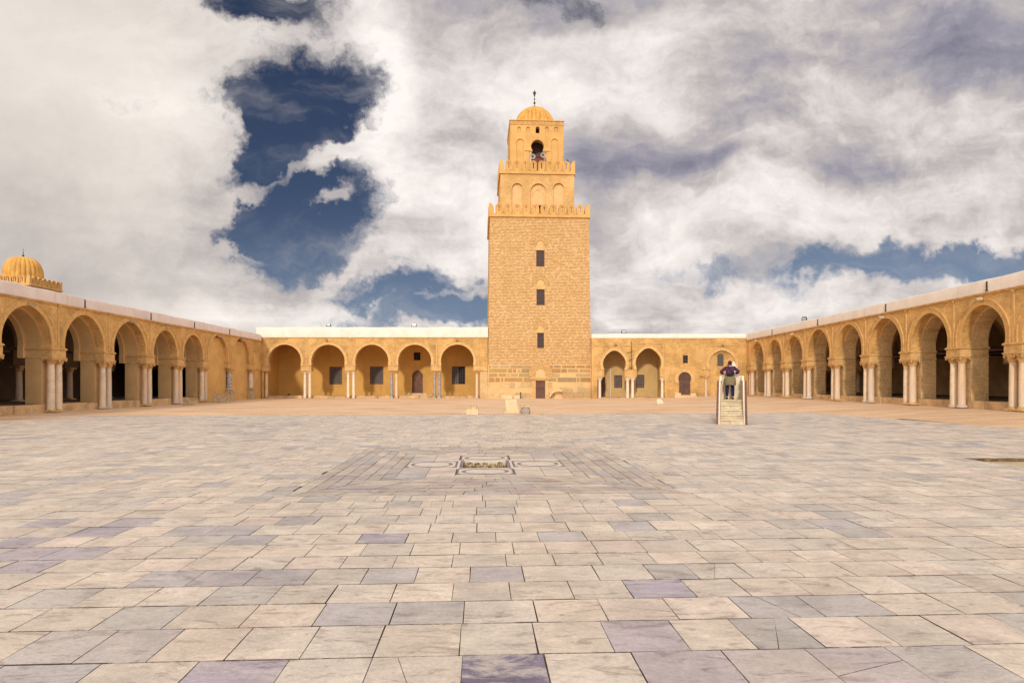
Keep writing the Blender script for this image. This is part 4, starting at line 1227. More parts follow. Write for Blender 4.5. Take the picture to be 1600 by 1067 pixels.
# stone foot: coursed reused blocks in wide pale mortar
ft = MB()
ft.prism([(0, -.3), (dr4[0], -.3), (dr4[0], dr4[3]), (dr4[1], dr4[3]), (dr4[1], -.3), (TW, -.3), (TW, ZB), (0, ZB)], 0, .5)
ft.box(0, .5, .5, TD - .5, -.3, ZB); ft.box(TW - .5, TW, .5, TD - .5, -.3, ZB); ft.box(0, TW, TD - .5, TD, -.3, ZB)
ft.xf(batter).build('stone_foot', 'niche_render', tw)
stl, str_ = MB(), MB()
acx, azc = (dr4[0] + dr4[1]) / 2, dr4[3] + .42
zz = .05
tones = [(.56, .37, .16), (.50, .33, .14), (.60, .37, .14), (.62, .43, .20), (.56, .31, .12), (.47, .35, .18), (.66, .48, .25), (.60, .40, .15), (.60, .33, .14), (.66, .49, .26), (.58, .40, .18)]
while zz < ZB - .3:
    hh = rnd.uniform(.42, .58)
    if zz + hh > ZB - .02: hh = ZB - .04 - zz
    x = .04
    low = zz < 1.6
    while x < TW - .1:
        w = rnd.choice((.35, .45, .7, .9, 1.1, 1.6, 2.1)) * rnd.uniform(.85, 1.1)
        x1 = min(x + w, TW - .04)
        if TW - .04 - x1 < .3: x1 = TW - .04
        g = .012 if low else rnd.uniform(.03, .075)
        c = tuple(q * .72 for q in rnd.choice(tones)) if not low else rnd.choice([(.60, .43, .22), (.55, .38, .18), (.64, .48, .27), (.50, .36, .18)])
        segs = [(x, x1)]
        if zz < dr4[3] + .45: ex = (dr4[0] - .34, dr4[1] + .34)
        else:
            rr = 1.28; hz = zz + hh / 2 - azc; ex = (acx - math.sqrt(max(0, rr * rr - hz * hz)), acx + math.sqrt(max(0, rr * rr - hz * hz))) if abs(hz) < rr else None
        if ex:
            segs = []
            if x < ex[0]: segs.append((x, min(x1, ex[0])))
            if x1 > ex[1]: segs.append((max(x, ex[1]), x1))
        for a, b in segs:
            if b - a > .12:
                if not low and rnd.random() < .06: continue
                if low and rnd.random() < .25: continue
                pr = rnd.uniform(.012, .05)
                v_ = MB(); ja, jb = rnd.uniform(0, .04), rnd.uniform(0, .04)
                v_.prism([(a + g, zz + g + ja * .5), (b - g, zz + g), (b - g - ja, zz + hh - g - jb * .6), (a + g + jb, zz + hh - g)], -pr, .03)
                (stl if b < acx else str_).add(v_.v, v_.f, c)
        x = x1
    zz += hh
stl.xf(batter).build('masonry_blocks', 'ashlar', tw, .012); str_.xf(batter).build('masonry_blocks', 'ashlar', tw, .012)
# doorway
m = MB(); m.box(dr4[0] + .0, dr4[1] - .0, .12, .18, -.1, dr4[3]); d_ = m.build('door', 'door_wood', tw)
m = MB(); m.box((dr4[0] + dr4[1]) / 2 - .01, (dr4[0] + dr4[1]) / 2 + .01, .105, .12, 0, dr4[3]); m.box(dr4[0], dr4[1], .10, .121, 1.0, 1.05); m.box(dr4[1] - .2, dr4[1] - .14, .07, .12, 1.02, 1.16); m.build('door_fittings', 'iron', d_)
m = MB(); m.box(dr4[0] - .28, dr4[0] - .01, -.07, .05, -.05, dr4[3] + .02, (.60, .36, .15)); m.box(dr4[1] + .01, dr4[1] + .28, -.07, .05, -.05, dr4[3] + .02, (.62, .44, .20))
m.box(dr4[0] - .62, dr4[1] + .66, -.11, .05, dr4[3] + .14, dr4[3] + .34, (.52, .36, .17)); m.box(dr4[0] - .18, dr4[1] + .15, -.09, .05, dr4[3] + .02, dr4[3] + .14, (.55, .29, .11))
m.build('door_surround', 'ashlar', tw, .015)
m = MB(); zt = dr4[3] + .34; m.prism([(acx - .52, zt)] + arc(acx, zt + .36, .52, 180, 0, 14) + [(acx + .52, zt)], -.03, .03); m.build('door_tympanum', 'niche_render', tw)
m = MB(); MB().prism(arc(acx, zt + .34, .53, 192, -12, 20) + arc(acx, zt + .34, 1.24, 192, -12, 20)[::-1], -.03, .02).build('arch_backing', 'dark_joint', tw); voussoirs(m, acx, zt + .34, .56, 1.22, 195, -15, 25, -.06, .03, .34); m.build('door_arch', 'voussoir', tw)


def merlon(mb, c, z0, w, h, slot=True, th=(0, .30), half=0):
    """round-headed merlon on a low wall, with a keyhole slit"""
    r = w / 2; zt = z0 + h - r
    if half:
        # corner horn: a quarter curve rising to the corner
        d = r * 1.6 * half
        pts = [(c, z0), (c + d, z0), (c + d, z0 + .45 * h), (c + d * .9, z0 + h * .68), (c + d * .66, z0 + h * .88), (c + d * .35, z0 + h * 1.0), (c, z0 + h * 1.05)]
        if half < 0: pts = pts[::-1]
        mb.prism(pts, *th); return
    pts = [(c - r, z0)] + arc(c, zt, r, 180, 0, 14) + [(c + r, z0)]
    sl = []
    if slot:
        s = w * .085
        sl = [[(c - s, z0 + h * .18), (c - s, zt - s)] + arc(c, zt + s * .3, s * 1.5, 210, -30, 8) + [(c + s, zt - s), (c + s, z0 + h * .18)]]
    mb.prism(pts, *th, sl)
    # raised rim following the head
    a = arc(c, zt, r + .006, 180, 0, 14); b = arc(c, zt, r * .74, 180, 0, 14)
    mb.prism([(c - r - .006, z0)] + a + [(c + r + .006, z0), (c + r * .72, z0)] + b[::-1] + [(c - r * .72, z0)], th[0] - .055, th[0] + .01)


def parapet(parent, x0, x1, y0, y1, zb, zm, h, n, th=.30, proj=.10):
    """four sides of battlement; each a part"""
    for side in range(4):
        L = (x1 - x0) if side % 2 == 0 else (y1 - y0)
        m = MB(); L2 = L + 2 * proj
        m.box(-proj, L + proj, -proj - .07, th - proj, zb - .0, zb + .09); m.box(-proj, L + proj, -proj, th - proj, zb + .09, zm)
        pitch = L2 / (n + 1.18); w = pitch * .80
        for k in range(n): merlon(m, -proj + pitch * (k + 1.09), zm - .002, w, h, th=(-proj, th - proj))
        merlon(m, -proj, zm - .002, w * .86, h, half=1, th=(-proj, th - proj)); merlon(m, L + proj, zm - .002, w * .86, h, half=-1, th=(-proj, th - proj))
        if side == 0: f = lambda p: Vector((x0 + p.x, y0 + p.y, p.z))
        elif side == 1: f = lambda p: Vector((x1 - p.y, y0 + p.x, p.z))
        elif side == 2: f = lambda p: Vector((x1 - p.x, y1 - p.y, p.z))
        else: f = lambda p: Vector((x0 + p.y, y1 - p.x, p.z))
        if side in (1, 3):   # thin the side walls back so the corners do not share faces
            g = f; f = (lambda g: lambda p: g(Vector((p.x * .9985 + .008, p.y + .003, p.z + .002))))(g)
        m.xf(f).build('battlement', 'ochre_render', parent)


P1 = (.235, TW - .235, .235, TD - .235)
parapet(tw, P1[0], P1[1], P1[2], P1[3], ZT1 - .0, ZT1 + .36, txz(844, 319.8, .3)[1] - ZT1 - .36, 10, proj=.09)
# second tier
w2 = 1.42
x20, _ = txz(781.8, 300, w2); x21, _ = txz(897.3, 300, w2)
ZT2 = txz(840, 272.6, w2)[1]
ni = []
def tn(px, py, w): return txz(px, py, w)
for a, b, t_ in ((799.5, 816.7, 286), (829, 853.2, 286.5), (864.2, 881.8, 286)):
    xa, zt_ = tn(a, t_, w2); xb, _ = tn(b, t_, w2); r_ = (xb - xa) / 2; c_ = (xa + xb) / 2
    ni.append((c_, r_, zt_ - r_))
z2b = ZT1 + .05
m = MB(); holes = [[(c - r, z2b + .35)] + arc(c, z, r, 180, 0, 16) + [(c + r, z2b + .35)] for c, r, z in ni]
D2 = x21 - x20
m.prism([(x20, z2b), (x21, z2b), (x21, ZT2), (x20, ZT2)], w2, w2 + .22, [h[::-1] for h in holes])
m.box(x20, x21, w2 + .35, w2 + D2, z2b, ZT2 - .002)
m.box(x20, x20 + .3, w2 + .22, w2 + .35, z2b, ZT2 - .001); m.box(x21 - .3, x21, w2 + .22, w2 + .35, z2b, ZT2 - .001)
m.build('second_tier', 'tier_brick', tw)
MB().box(x20 + .3, x21 - .3, w2 + .225, w2 + .345, z2b, ZT2 - .01).build('niche_backs', 'niche_render', tw)
m = MB()
for c, r, z in ni: m.prism(arc(c, z, r - .004, 180, 0, 18) + arc(c, z, r + .07, 180, 0, 18)[::-1], w2 - .03, w2 + .02)
c, r, z = ni[1]; m.prism(arc(c, z - .35, r * .62, 180, 0, 16) + arc(c, z - .35, r * .80, 180, 0, 16)[::-1], w2 + .19, w2 + .23)
voussoirs(m, c, z, r + .11, r + .34, 165, 15, 15, w2 - .008, w2 + .02, .4)
m.build('niche_mouldings', 'voussoir', tw)
m = MB(); c = ni[1][0]; m.box(c - .1, c + .72, w2 - .16, w2 + .25, z2b + 1.38, z2b + 1.52); m.box(c + .12, c + .5, w2 + .10, w2 + .24, z2b, z2b + 1.38); m.build('hatch', 'dark_wood', tw)
mh = txz(840, 252.3, w2 + .1)[1]
zm2 = txz(840, 267, w2)[1]
parapet(tw, x20, x21, w2, w2 + D2, ZT2, zm2, mh - zm2, 8, proj=.07, th=.26)
m = MB()
# third tier: open lantern
w3 = 2.75
x30, _ = txz(797.2, 240, w3); x31, _ = txz(880.3, 240, w3)
ZT3 = txz(840, 189.5, w3)[1]
z3b = ZT2 + .02; D3 = x31 - x30
def P3(px, py): return txz(px, py, w3)
oc, ozt = P3(839.8, 218.7); r_ = (P3(850, 230)[0] - P3(829.8, 230)[0]) / 2; ozc = ozt - r_
znar = P3(840, 236)[1]; hw_ = r_ * .86
opening = [(oc - hw_, z3b + .3), (oc - hw_, ozc - .6)] + arc(oc, ozc, r_, 212, -32, 20, .02) + [(oc + hw_, ozc - .6), (oc + hw_, z3b + .3)]
hol = [opening[::-1]]; blindn = []
for q in (811, 825.3, 854.4, 869):
    c, z = P3(q, 198.3); rr = .20; blindn.append([(c - rr, z - .62)] + arc(c, z - rr, rr, 180, 0, 10) + [(c + rr, z - .62)])
c, z = P3(840, 198); sm = [(c - .21, z - .72)] + arc(c, z - .21, .21, 180, 0, 10) + [(c + .21, z - .72)]
for a, b in ((807, 818.8), (861.2, 872.4)):
    xa, z = P3(a, 216.8); xb, _ = P3(b, 216.8); rr = (xb - xa) / 2; c = (xa + xb) / 2
    blindn.append([(c - rr, z3b + .3)] + arc(c, z - rr, rr, 180, 0, 14) + [(c + rr, z3b + .3)])
m = MB()
sq = [(x30, z3b), (x31, z3b), (x31, ZT3), (x30, ZT3)]
m.prism(sq, w3, w3 + .12, hol + [n_[::-1] for n_ in blindn] + [sm[::-1]])
m.prism([(x30, z3b), (x31, z3b), (x31, ZT3 - .002), (x30, ZT3 - .002)], w3 + .125, w3 + .7, [opening[::-1], sm[::-1]])
m.box(x30, x30 + .6, w3 + .705, w3 + D3 - .7, z3b, ZT3 - .003); m.box(x31 - .6, x31, w3 + .705, w3 + D3 - .7, z3b, ZT3 - .003)
m.prism([(x30, z3b), (x31, z3b), (x31, ZT3 - .002), (x30, ZT3 - .002)], w3 + D3 - .7, w3 + D3)
m.build('lantern', 'ochre_render', tw)
MB().box(x30 + .03, x31 - .03, w3 + .71, w3 + D3 - .71, ZT3 - .4, ZT3 - .01).build('lantern_roof', 'ochre_render', tw)
m = MB(); m.box(x30 - .09, x31 + .09, w3 - .09, w3 + D3 + .09, ZT3, ZT3 + .07); m.box(x30 - .05, x31 + .05, w3 - .05, w3 + D3 + .05, ZT3 - .42, ZT3 - .36)
x = x30 - .05
while x < x31 + .02:          # saw-tooth course
    m.prism([(x, ZT3 - .34), (x + .07, ZT3 - .34), (x + .07, ZT3 - .08), (x, ZT3 - .08)], w3 - .06, w3 + .01); x += .15
y_ = w3
while y_ < w3 + D3: m.box(x30 - .06, x30 + .01, y_, y_ + .07, ZT3 - .34, ZT3 - .08); m.box(x31 - .01, x31 + .06, y_, y_ + .07, ZT3 - .34, ZT3 - .08); y_ += .15
m.build('lantern_cornice', 'moulding_stone', tw)
m = MB()
for s in (-1, 1):
    a, b = sorted((oc + s * (hw_ - .0), oc + s * (hw_ + .72))); m.box(a, b, w3 - .10, w3 + .02, znar - .03, znar + .07)
    column(tw, oc + s * (hw_ + .12), w3 - .12, z3b + .25, znar - .03, .10, 'column_marble', var=0, base=.1, cap=.22)
m.build('lintel_blocks', 'voussoir', tw)
m = MB(); m.box(oc - hw_, oc + hw_, w3 + .12, w3 + .2, znar - .55, znar - .48); m.box(oc - hw_, oc + hw_, w3 + .3, w3 + .34, z3b + .2, znar - .55); m.build('lantern_railing', 'red_wood', tw)
MB().box(oc - .8, oc + .8, w3 + 1.6, w3 + 1.7, z3b, ZT3 - .5).build('lantern_shade_sheet', 'dark_wood', tw)  # dark sheet standing in for the shade inside the lantern
# dome and finial
dcx, dcy = (x30 + x31) / 2 + .0, w3 + D3 / 2
rd = 2.28
prof = []
for k in range(0, 15):
    a = R(90) * k / 14.6; prof.append((rd * math.cos(a) ** .92, ZT3 + .28 + rd * 1.03 * math.sin(a)))
prof.insert(0, (rd * 1.0, ZT3 + .05))
RIB = 28
m = MB(); m.lathe(prof, dcx, dcy, 28 * 8, mod=lambda a, z: 1 - .075 * (1 - abs(math.sin(a * RIB / 2))) ** 1.3 if z > ZT3 + .3 else .99)
dm = m.build('dome', 'dome_gold', tw, smooth=True)
zt = prof[-1][1]; kz = (TY + w3 + D3 / 2) / F
m = MB(); fp = [(.05, zt - .1)]
fp = [(.16, zt - .06)]
def ballp(z, r): return [(r * math.sin(R(20 + 140 * k / 6)), z - r * math.cos(R(20 + 140 * k / 6))) for k in range(7)]
zb_ = zt + .02
for dz, r in ((.12, .15), (.56, .13), (.98, .09)): fp += ballp(zb_ + dz, r) + [(.035, zb_ + dz + r + .03)]
fp += [(.03, zb_ + 1.25), (.05, zb_ + 1.3), (.15, zb_ + 1.62), (.17, zb_ + 1.66), (.19, zb_ + 1.72), (.07, zb_ + 1.84), (.02, zb_ + 2.0)]
m.lathe(fp, dcx, dcy, 14); m.build('finial', 'bronze', dm, smooth=True)


def horn(px, py, w, label):
    o = thing('loudspeaker', label, 'loudspeaker', (0, 0, 0), 0, 'loudspeakers on the tower')
    x, z = txz(px, py, w); c, s = math.cos(TR), math.sin(TR)
    o.location = (TX + x * c - w * s, TY + x * s + w * c, z); o.rotation_euler = (0, 0, TR)
    m = MB(); m.lathe([(.04, .0), (.07, .12), (.15, .24), (.26, .34), (.28, .36), (.25, .355), (.13, .26), (.05, .16), (.03, .16)], n=20)
    m.xf(lambda p: Vector((p.x, -p.z, p.y))).build('horn', 'speaker_grey', o, smooth=True)
    m = MB(); m.lathe([(.10, -.16), (.11, -.1), (.11, .0), (.05, .02)], n=14); m.xf(lambda p: Vector((p.x, -p.z, p.y))).build('driver', 'lamp_body', o, smooth=True)
    m = MB(); m.lathe([(.085, .20), (.09, .26), (.03, .30), (.0, .31)], n=14); m.xf(lambda p: Vector((p.x, -p.z, p.y))).build('throat', 'lamp_body', o, smooth=True)
    m = MB(); m.box(-.03, .03, .05, .08, -.8, .02); m.build('bracket', 'lamp_body', o)
horn(832.2, 246.5, w3 - .35, 'grey horn loudspeaker at the left side of the lantern opening on the tower')
horn(848.0, 244.3, w3 - .35, 'grey horn loudspeaker at the right side of the lantern opening on the tower')


# ---------------------------------------------------------------- distant dome behind the left gallery
DX, DY = -36.9, 47.2
dp = thing('domed_pavilion', 'square battlemented pavilion under a ribbed golden dome behind the left gallery', 'building', (DX, DY, 0), R(1.7))
hb = 1.68
kk = DY / F
zt_par = EYE + (598 - 444) * kk
MB().box(-hb, hb, -hb, hb, -.2, zt_par - .35).build('pavilion_wall', 'gallery_brick', dp)
parapet(dp, -hb, hb, -hb, hb, zt_par - .35, zt_par - .15, .52, 6, th=.2, proj=.05)
rdm = 1.27; zb0 = zt_par - .35; ztop = EYE + (598 - 402) * kk; hm = ztop - zb0
prof = [(rdm * .97, zb0)] + [(rdm * (math.cos(R(90) * k / 13) ** .62 if k < 13 else .0), zb0 + hm * .42 + hm * .58 * math.sin(R(90) * k / 13)) for k in range(0, 13)] + [(.05, ztop)]
m = MB(); m.lathe(prof, 0, 0, 24 * 8, mod=lambda a, z: 1 - .06 * (1 - abs(math.sin(a * 12))) ** 1.2); d2 = m.build('dome', 'dome_gold', dp, smooth=True)
m = MB(); fp = [(.05, ztop - .05)] + ballp(ztop + .12, .08) + [(.02, ztop + .25)] + ballp(ztop + .33, .04) + [(.015, ztop + .6), (.005, ztop + .68)]; m.lathe(fp, 0, 0, 10); m.build('finial', 'bronze', d2, smooth=True)


# ---------------------------------------------------------------- floodlights on the roofs
def floodlight(loc, rz, tilt, label, s=1.0):
    o = thing('floodlight', label, 'floodlight', loc, rz, 'floodlights on the gallery roofs')
    m = MB(); m.box(-.27, .27, -.07, .10, .14, .52, top=(.01, .03)); m.xf(lambda p: Matrix.Rotation(tilt, 3, 'X') @ (p - Vector((0, 0, .33))) + Vector((0, 0, .33)))
    m.xf(lambda p: p * s).build('housing', 'lamp_body', o, .015)
    m = MB(); m.box(-.22, .22, -.082, -.066, .19, .47); m.xf(lambda p: Matrix.Rotation(tilt, 3, 'X') @ (p - Vector((0, 0, .33))) + Vector((0, 0, .33)))
    m.xf(lambda p: p * s).build('lens', 'lamp_glass', o)
    m = MB(); m.box(-.32, -.28, -.02, .02, .02, .35); m.box(.28, .32, -.02, .02, .02, .35); m.box(-.32, .32, -.02, .02, -.01, .03); m.xf(lambda p: p * s).build('yoke', 'iron', o)
zp = bz(510.8)
floodlight((bx(513.5, 64.6), 64.6, zp - .005), 0, R(-8), 'small floodlight standing alone on the white parapet above the second portico arch', .82)
floodlight((bx(647, 64.6), 64.6, zp - .005), 0, R(-8), 'small floodlight on the white parapet nearest the left side of the tower', .8)
floodlight((bx(974.7, 64.6), 64.6, bz(521.3) - .01), 0, R(5), 'dark floodlight on the thin white parapet just right of the tower', .85)
yf = 21465 / (452 - 31)
floodlight((21.97 + .0317 * yf + .25, yf, 6.56), R(-60), R(25), 'tilted floodlight above the sunlit right gallery near the far corner', .75)


# ---------------------------------------------------------------- pulpit with steps (platform of the sundial)
PXC = 8.03; PZ0 = 23.6; PROT = -math.atan(8.29 / 23.6)
def plat(x, y, z): return (PXC + .26 + x * math.cos(PROT) - y * math.sin(PROT), PZ0 + x * math.sin(PROT) + y * math.cos(PROT), z)
pl = thing('stepped_platform', 'short flight of pale stone steps up to a white walled platform right of centre', 'platform', (PXC + .26, PZ0, 0), PROT)
PW = .48
stp = MB(); nst = 5; ph_ = .87; run = .40
for k in range(nst):
    z1 = ph_ * (k + 1) / nst; y0_ = k * run
    x = -PW + .06
    while x < PW - .07:
        w = rnd.uniform(.22, .55); x2 = min(x + w, PW - .06)
        if PW - .06 - x2 < .1: x2 = PW - .06
        stp.box(x + .002, x2 - .002, y0_ + rnd.uniform(0, .012), y0_ + run, z1 - ph_ / nst - (.05 if k == 0 else 0), z1 - .035, rnd.choice([(.66, .56, .38), (.62, .51, .34), (.70, .61, .43), (.58, .47, .31)])); x = x2
    stp.box(-PW + .06, PW - .06, y0_ - .04, y0_ + run + (0 if k < nst - 1 else 1.5), z1 - .034, z1, (.68, .60, .45))
stp.build('steps', 'ashlar', pl, .006)
yt = (nst - 1) * run
m = MB(); m.box(-PW + .05, PW - .05, yt + run, yt + 1.9, -.1, ph_ - .036); m.build('platform_core', 'cream_stone', pl)
def side_prof(): return [(-.04, -.05), (yt + 1.9, -.05), (yt + 1.9, ph_ + .78), (yt - .0, ph_ + .78), (-.04, .12)]
for s in (-1, 1):
    m = MB(); m.prism(side_prof(), 0, .055)
    m.xf((lambda s: lambda p: Vector((s * (PW - .055) + (p.y if s > 0 else -p.y), p.x, p.z)))(s)); sd_ = m.build('side_wall', 'pale_marble', pl, fixn=True)
    m = MB(); q = [(-.10, .0), (-.02, .0), (.03, .16), (yt + .05, ph_ + .70), (yt + .05, ph_ + .79), (-.10, .24)]
    m.prism(q, 0, .05)
    q2 = [(-.10, -.04), (yt + .08, -.04), (yt + .08, ph_ + .79), (yt - .0, ph_ + .79), (-.10, .26)]
    m = MB(); m.prism(q2, 0, .075)
    m.xf((lambda s: lambda p: Vector((s * PW + (p.y + .002 if s > 0 else -p.y - .002), p.x, p.z)))(s)); m.build('brown_stringer', 'rail_brown', pl, fixn=True)
zpar = ph_ + 1.0
m = MB(); m.box(-PW + .0, PW - .0, yt + 1.9, yt + 2.0, -.05, zpar); m.build('end_parapet', 'pale_marble', pl, .01)
for s in (-1, 1):
    m = MB(); a, b = sorted((s * (PW - .09), s * (PW + .0))); m.box(a, b, yt + 1.0, yt + 1.899, ph_ + .785, zpar - .01); m.build('parapet_return', 'pale_marble', pl, .01)
m = MB(); m.prism([(-.16, zpar), (.22, zpar), (.22, zpar + .22), (.03, zpar + .62), (-.02, zpar + .62)], yt + 1.92, yt + 1.985); gn = m.build('sundial_plate', 'whitewash', pl, .006)
gn.location = (.07, 0, 0)

# ---------------------------------------------------------------- loose stones
def rock(name, label, loc, sx, sy, sz, m, seed, top=1.0, rz=0.0, lean=0.0, group=None, amp=.05, box=True, bev=.03, cat='stone block'):
    o_ = MB(); n = 5; seed = seed * 1.0
    bm = bmesh.new(); bmesh.ops.create_cube(bm, size=2.0)
    bmesh.ops.subdivide_edges(bm, edges=bm.edges[:], cuts=n, use_grid_fill=True)
    for v in bm.verts:
        p = v.co.copy()
        if not box:
            q = p.normalized(); p = p * .25 + q * .85
        t = (p.z + 1) / 2; k = 1 + (top - 1) * t
        nn = noise.noise_vector(p * 1.7 + Vector((seed * 3.1, seed, 0)))
        d = noise.noise_vector(p * 5 + Vector((seed, 0, seed)))
        p = Vector((p.x * k, p.y * k, p.z)) + nn * amp * 2.2 + d * amp * .7
        v.co = Vector((p.x * sx / 2 + lean * t, p.y * sy / 2, t_(p.z) * sz))
    me = bpy.data.meshes.new(name); bm.to_mesh(me); bm.free(); me.materials.append(MATS[m])
    for pz in me.polygons: pz.use_smooth = True
    me.set_sharp_from_angle(angle=R(32))
    o = bpy.data.objects.new(name, me); COL.objects.link(o)
    o.location = loc; o.rotation_euler = (0, 0, rz); tag(o, label, cat, group); return o
def t_(z): return (z + 1) / 2 - .04


def gp(px, py, h=0): 
    Yg = (EYE - h) * F / (py - 598); return ((px - 800) * Yg / F, Yg)
x, y = gp(738, 646.5); gb = H(x, y) - .05
rock('stone_block', 'low cream stone block on sand with a narrower capital-like top, left of the tall one', (x, y + .25, gb), .60, .5, .30, 'cream_stone', 1, .98, amp=.02)
o = rock('broken_capital', 'worn tapering stone lying on the low cream block', (x - .02, y + .27, gb + .275), .5, .42, .19, 'rough_stone', 2, .8, amp=.05, cat='stone')
x, y = gp(800, 644)
bm_ = MB(); bm_.add([(-.30, 0, 0), (.40, -.02, 0), (.40, .5, 0), (-.30, .5, 0), (-.38, .10, .71), (.25, .06, .74), (.26, .5, .75), (-.38, .52, .72)],
                    [(0, 3, 2, 1), (4, 5, 6, 7), (0, 1, 5, 4), (1, 2, 6, 5), (2, 3, 7, 6), (3, 0, 4, 7)])
pb = bm_.build('pale_pedestal', 'cream_stone', None, .03); pb.location = (x, y, -.06)
tag(pb, 'tall pale pedestal stone leaning on the sand in front of the tower', 'pedestal')
rock('leaning_slab', 'rough stone slab leaning against the left side of the tall pale pedestal', (x - .42, y + .2, -.07), .28, .45, .30, 'rough_stone', 5, .5, lean=.16, amp=.05, cat='stone slab')
x, y = gp(821, 645.5)
rock('stone_drum', 'squat grey stone drum right beside the tall pale pedestal', (x, y + .25, -.06), .50, .45, .40, 'grey_stone', 7, .88, amp=.04, box=False, cat='stone')
rock('stone_slab', 'flat chipped stone lying on top of the squat grey drum', (x, y + .25, .30), .50, .42, .12, 'rough_stone', 8, .95, amp=.05, cat='stone slab')
x, y = gp(1031, 630.5); rock('white_stone', 'small whitish stone alone on the sand in front of the right arches', (x, y, -.06), .50, .4, .42, 'pale_marble', 9, .7, amp=.10, box=False, cat='stone')
x, y = gp(343, 628); rock('carved_block', 'large carved stone block at the foot of the blocked left arches', (x, y + .3, -.06), 1.35, .7, .68, 'rough_stone', 12, .86, amp=.03, rz=R(6), cat='stone block')
x, y = gp(299, 632); rock('kerb_block', 'squared stone block beside the left gallery columns', (x - .2, y + .3, -.06), .85, .6, .42, 'rough_stone', 14, .95, amp=.03, cat='stone block')
x, y = gp(452, 619.5); rock('dark_heap', 'small dark heap on the floor of the leftmost portico arch', (bx(452, 66.3), 66.2, .17), .42, .3, .26, 'iron', 20, .4, amp=.16, box=False, cat='heap')
x, y = gp(427, 621.5); rock('kerb_stone', 'pale kerb stone beside the first column of the portico', (bx(424), 63.75, -.06), .7, .4, .30, 'rough_stone', 21, .9, amp=.04, cat='stone')
# at the foot of the tower
for i, (px, w, h, s, lab) in enumerate([(792, 1.15, .42, 'cream_stone', 'long pale stone against the tower foot left of the pedestal'),
                                       (807.5, .62, .40, 'cream_stone', 'squared pale stone at the tower foot just behind the pedestal'),
                                       (822, .8, .16, 'rough_stone', 'flat low stone at the tower foot left of its door')]):
    x_ = bx(px, 63.4); rock('foot_stone', lab, (x_, 63.42 + .04 * i, -.06), w, .45, h, s, 30 + i, .9, amp=.05, cat='stone')
m = MB(); m.tube([(0, 0, 0), (0, 0, .55)], .045); m.lathe([(.07, .55), (.08, .6), (.03, .66)], n=10); po_ = m.build('short_post', 'iron'); po_.location = (bx(813.4, 63.5), 63.3, -.05); tag(po_, 'short dark iron post at the tower foot left of the door', 'post')
m = MB(); m.prism([(q[0], q[1]) for q in (arc(0, 0, .95, 165, 65, 14) + arc(0, 0, .80, 65, 165, 14))], 0, .35)
m.box(-.35, .45, .06, .30, 0, .12); cu = m.build('curved_kerb', 'cream_stone', None, .02); cu.location = (bx(871, 63.5) + .1, 63.65, -.35 + .28); tag(cu, 'curved pale kerb stone at the tower foot right of the door', 'stone')
m = MB()
fx0, fx1 = bx(880, 63.7), bx(911, 63.7)
fe = thing('iron_railing', 'low thin iron railing in front of the tower foot at right', 'railing', (fx0, 63.75, 0))
L_ = fx1 - fx0; m.tube([(0, 0, .86), (L_, 0, .86)], .014, 6); m.tube([(0, 0, .12), (L_, 0, .12)], .014, 6); m.build('rail', 'rough_stone', fe)
m = MB()
for k in range(15): m.tube([(L_ * k / 14, 0, -.05), (L_ * k / 14, 0, .90 if k % 7 == 0 else .86)], .011 if k % 7 else .02, 6)
m.build('bars', 'rough_stone', fe)
# worn kerbs half buried in the sand behind the paving
def strip(px0, px1, py, label, w=.10, h=.03):
    a, b = gp(px0, py), gp(px1, py + .3); m = MB(); n = 9; vs = []
    x = 0
    while x < 1:
        d = rnd.uniform(.06, .16); x2 = min(1, x + d)
        m.box(a[0] + (b[0] - a[0]) * x, a[0] + (b[0] - a[0]) * (x2) - .02, a[1] - rnd.uniform(0, .06), a[1] + w, -.09, -.04 + h + rnd.uniform(0, .02)); x = x2
    tag(m.build('buried_kerb', 'rough_stone', None, .01), label, 'kerb')
strip(702, 795, 647.3, 'low row of kerb stones half buried in sand left of the pale pedestal')
strip(828, 858, 645.5, 'short row of kerb stones half buried in sand right of the grey drum')


# ---------------------------------------------------------------- the visitor on the platform
def skin_mesh(name, verts, edges, m, parent, sub=2, root=0):
    me = bpy.data.meshes.new(name); me.from_pydata([v[0] for v in verts], edges, [])
    o = bpy.data.objects.new(name, me); COL.objects.link(o)
    md = o.modifiers.new('s', 'SKIN'); md.use_smooth_shade = True
    sv = me.skin_vertices[0].data
    for i, v in enumerate(verts):
        r = v[1]; sv[i].radius = (r, r) if isinstance(r, (int, float)) else r
        sv[i].use_root = (i == root)
    md2 = o.modifiers.new('u', 'SUBSURF'); md2.levels = sub; md2.render_levels = sub
    dg = bpy.context.evaluated_depsgraph_get(); me2 = bpy.data.meshes.new_from_object(o.evaluated_get(dg))
    me2.name = name; bpy.data.objects.remove(o)
    me2.materials.clear(); me2.materials.append(MATS[m])
    for p in me2.polygons: p.use_smooth = True
    o = bpy.data.objects.new(name, me2); COL.objects.link(o)
    if parent is not None: o.parent = parent
    return o


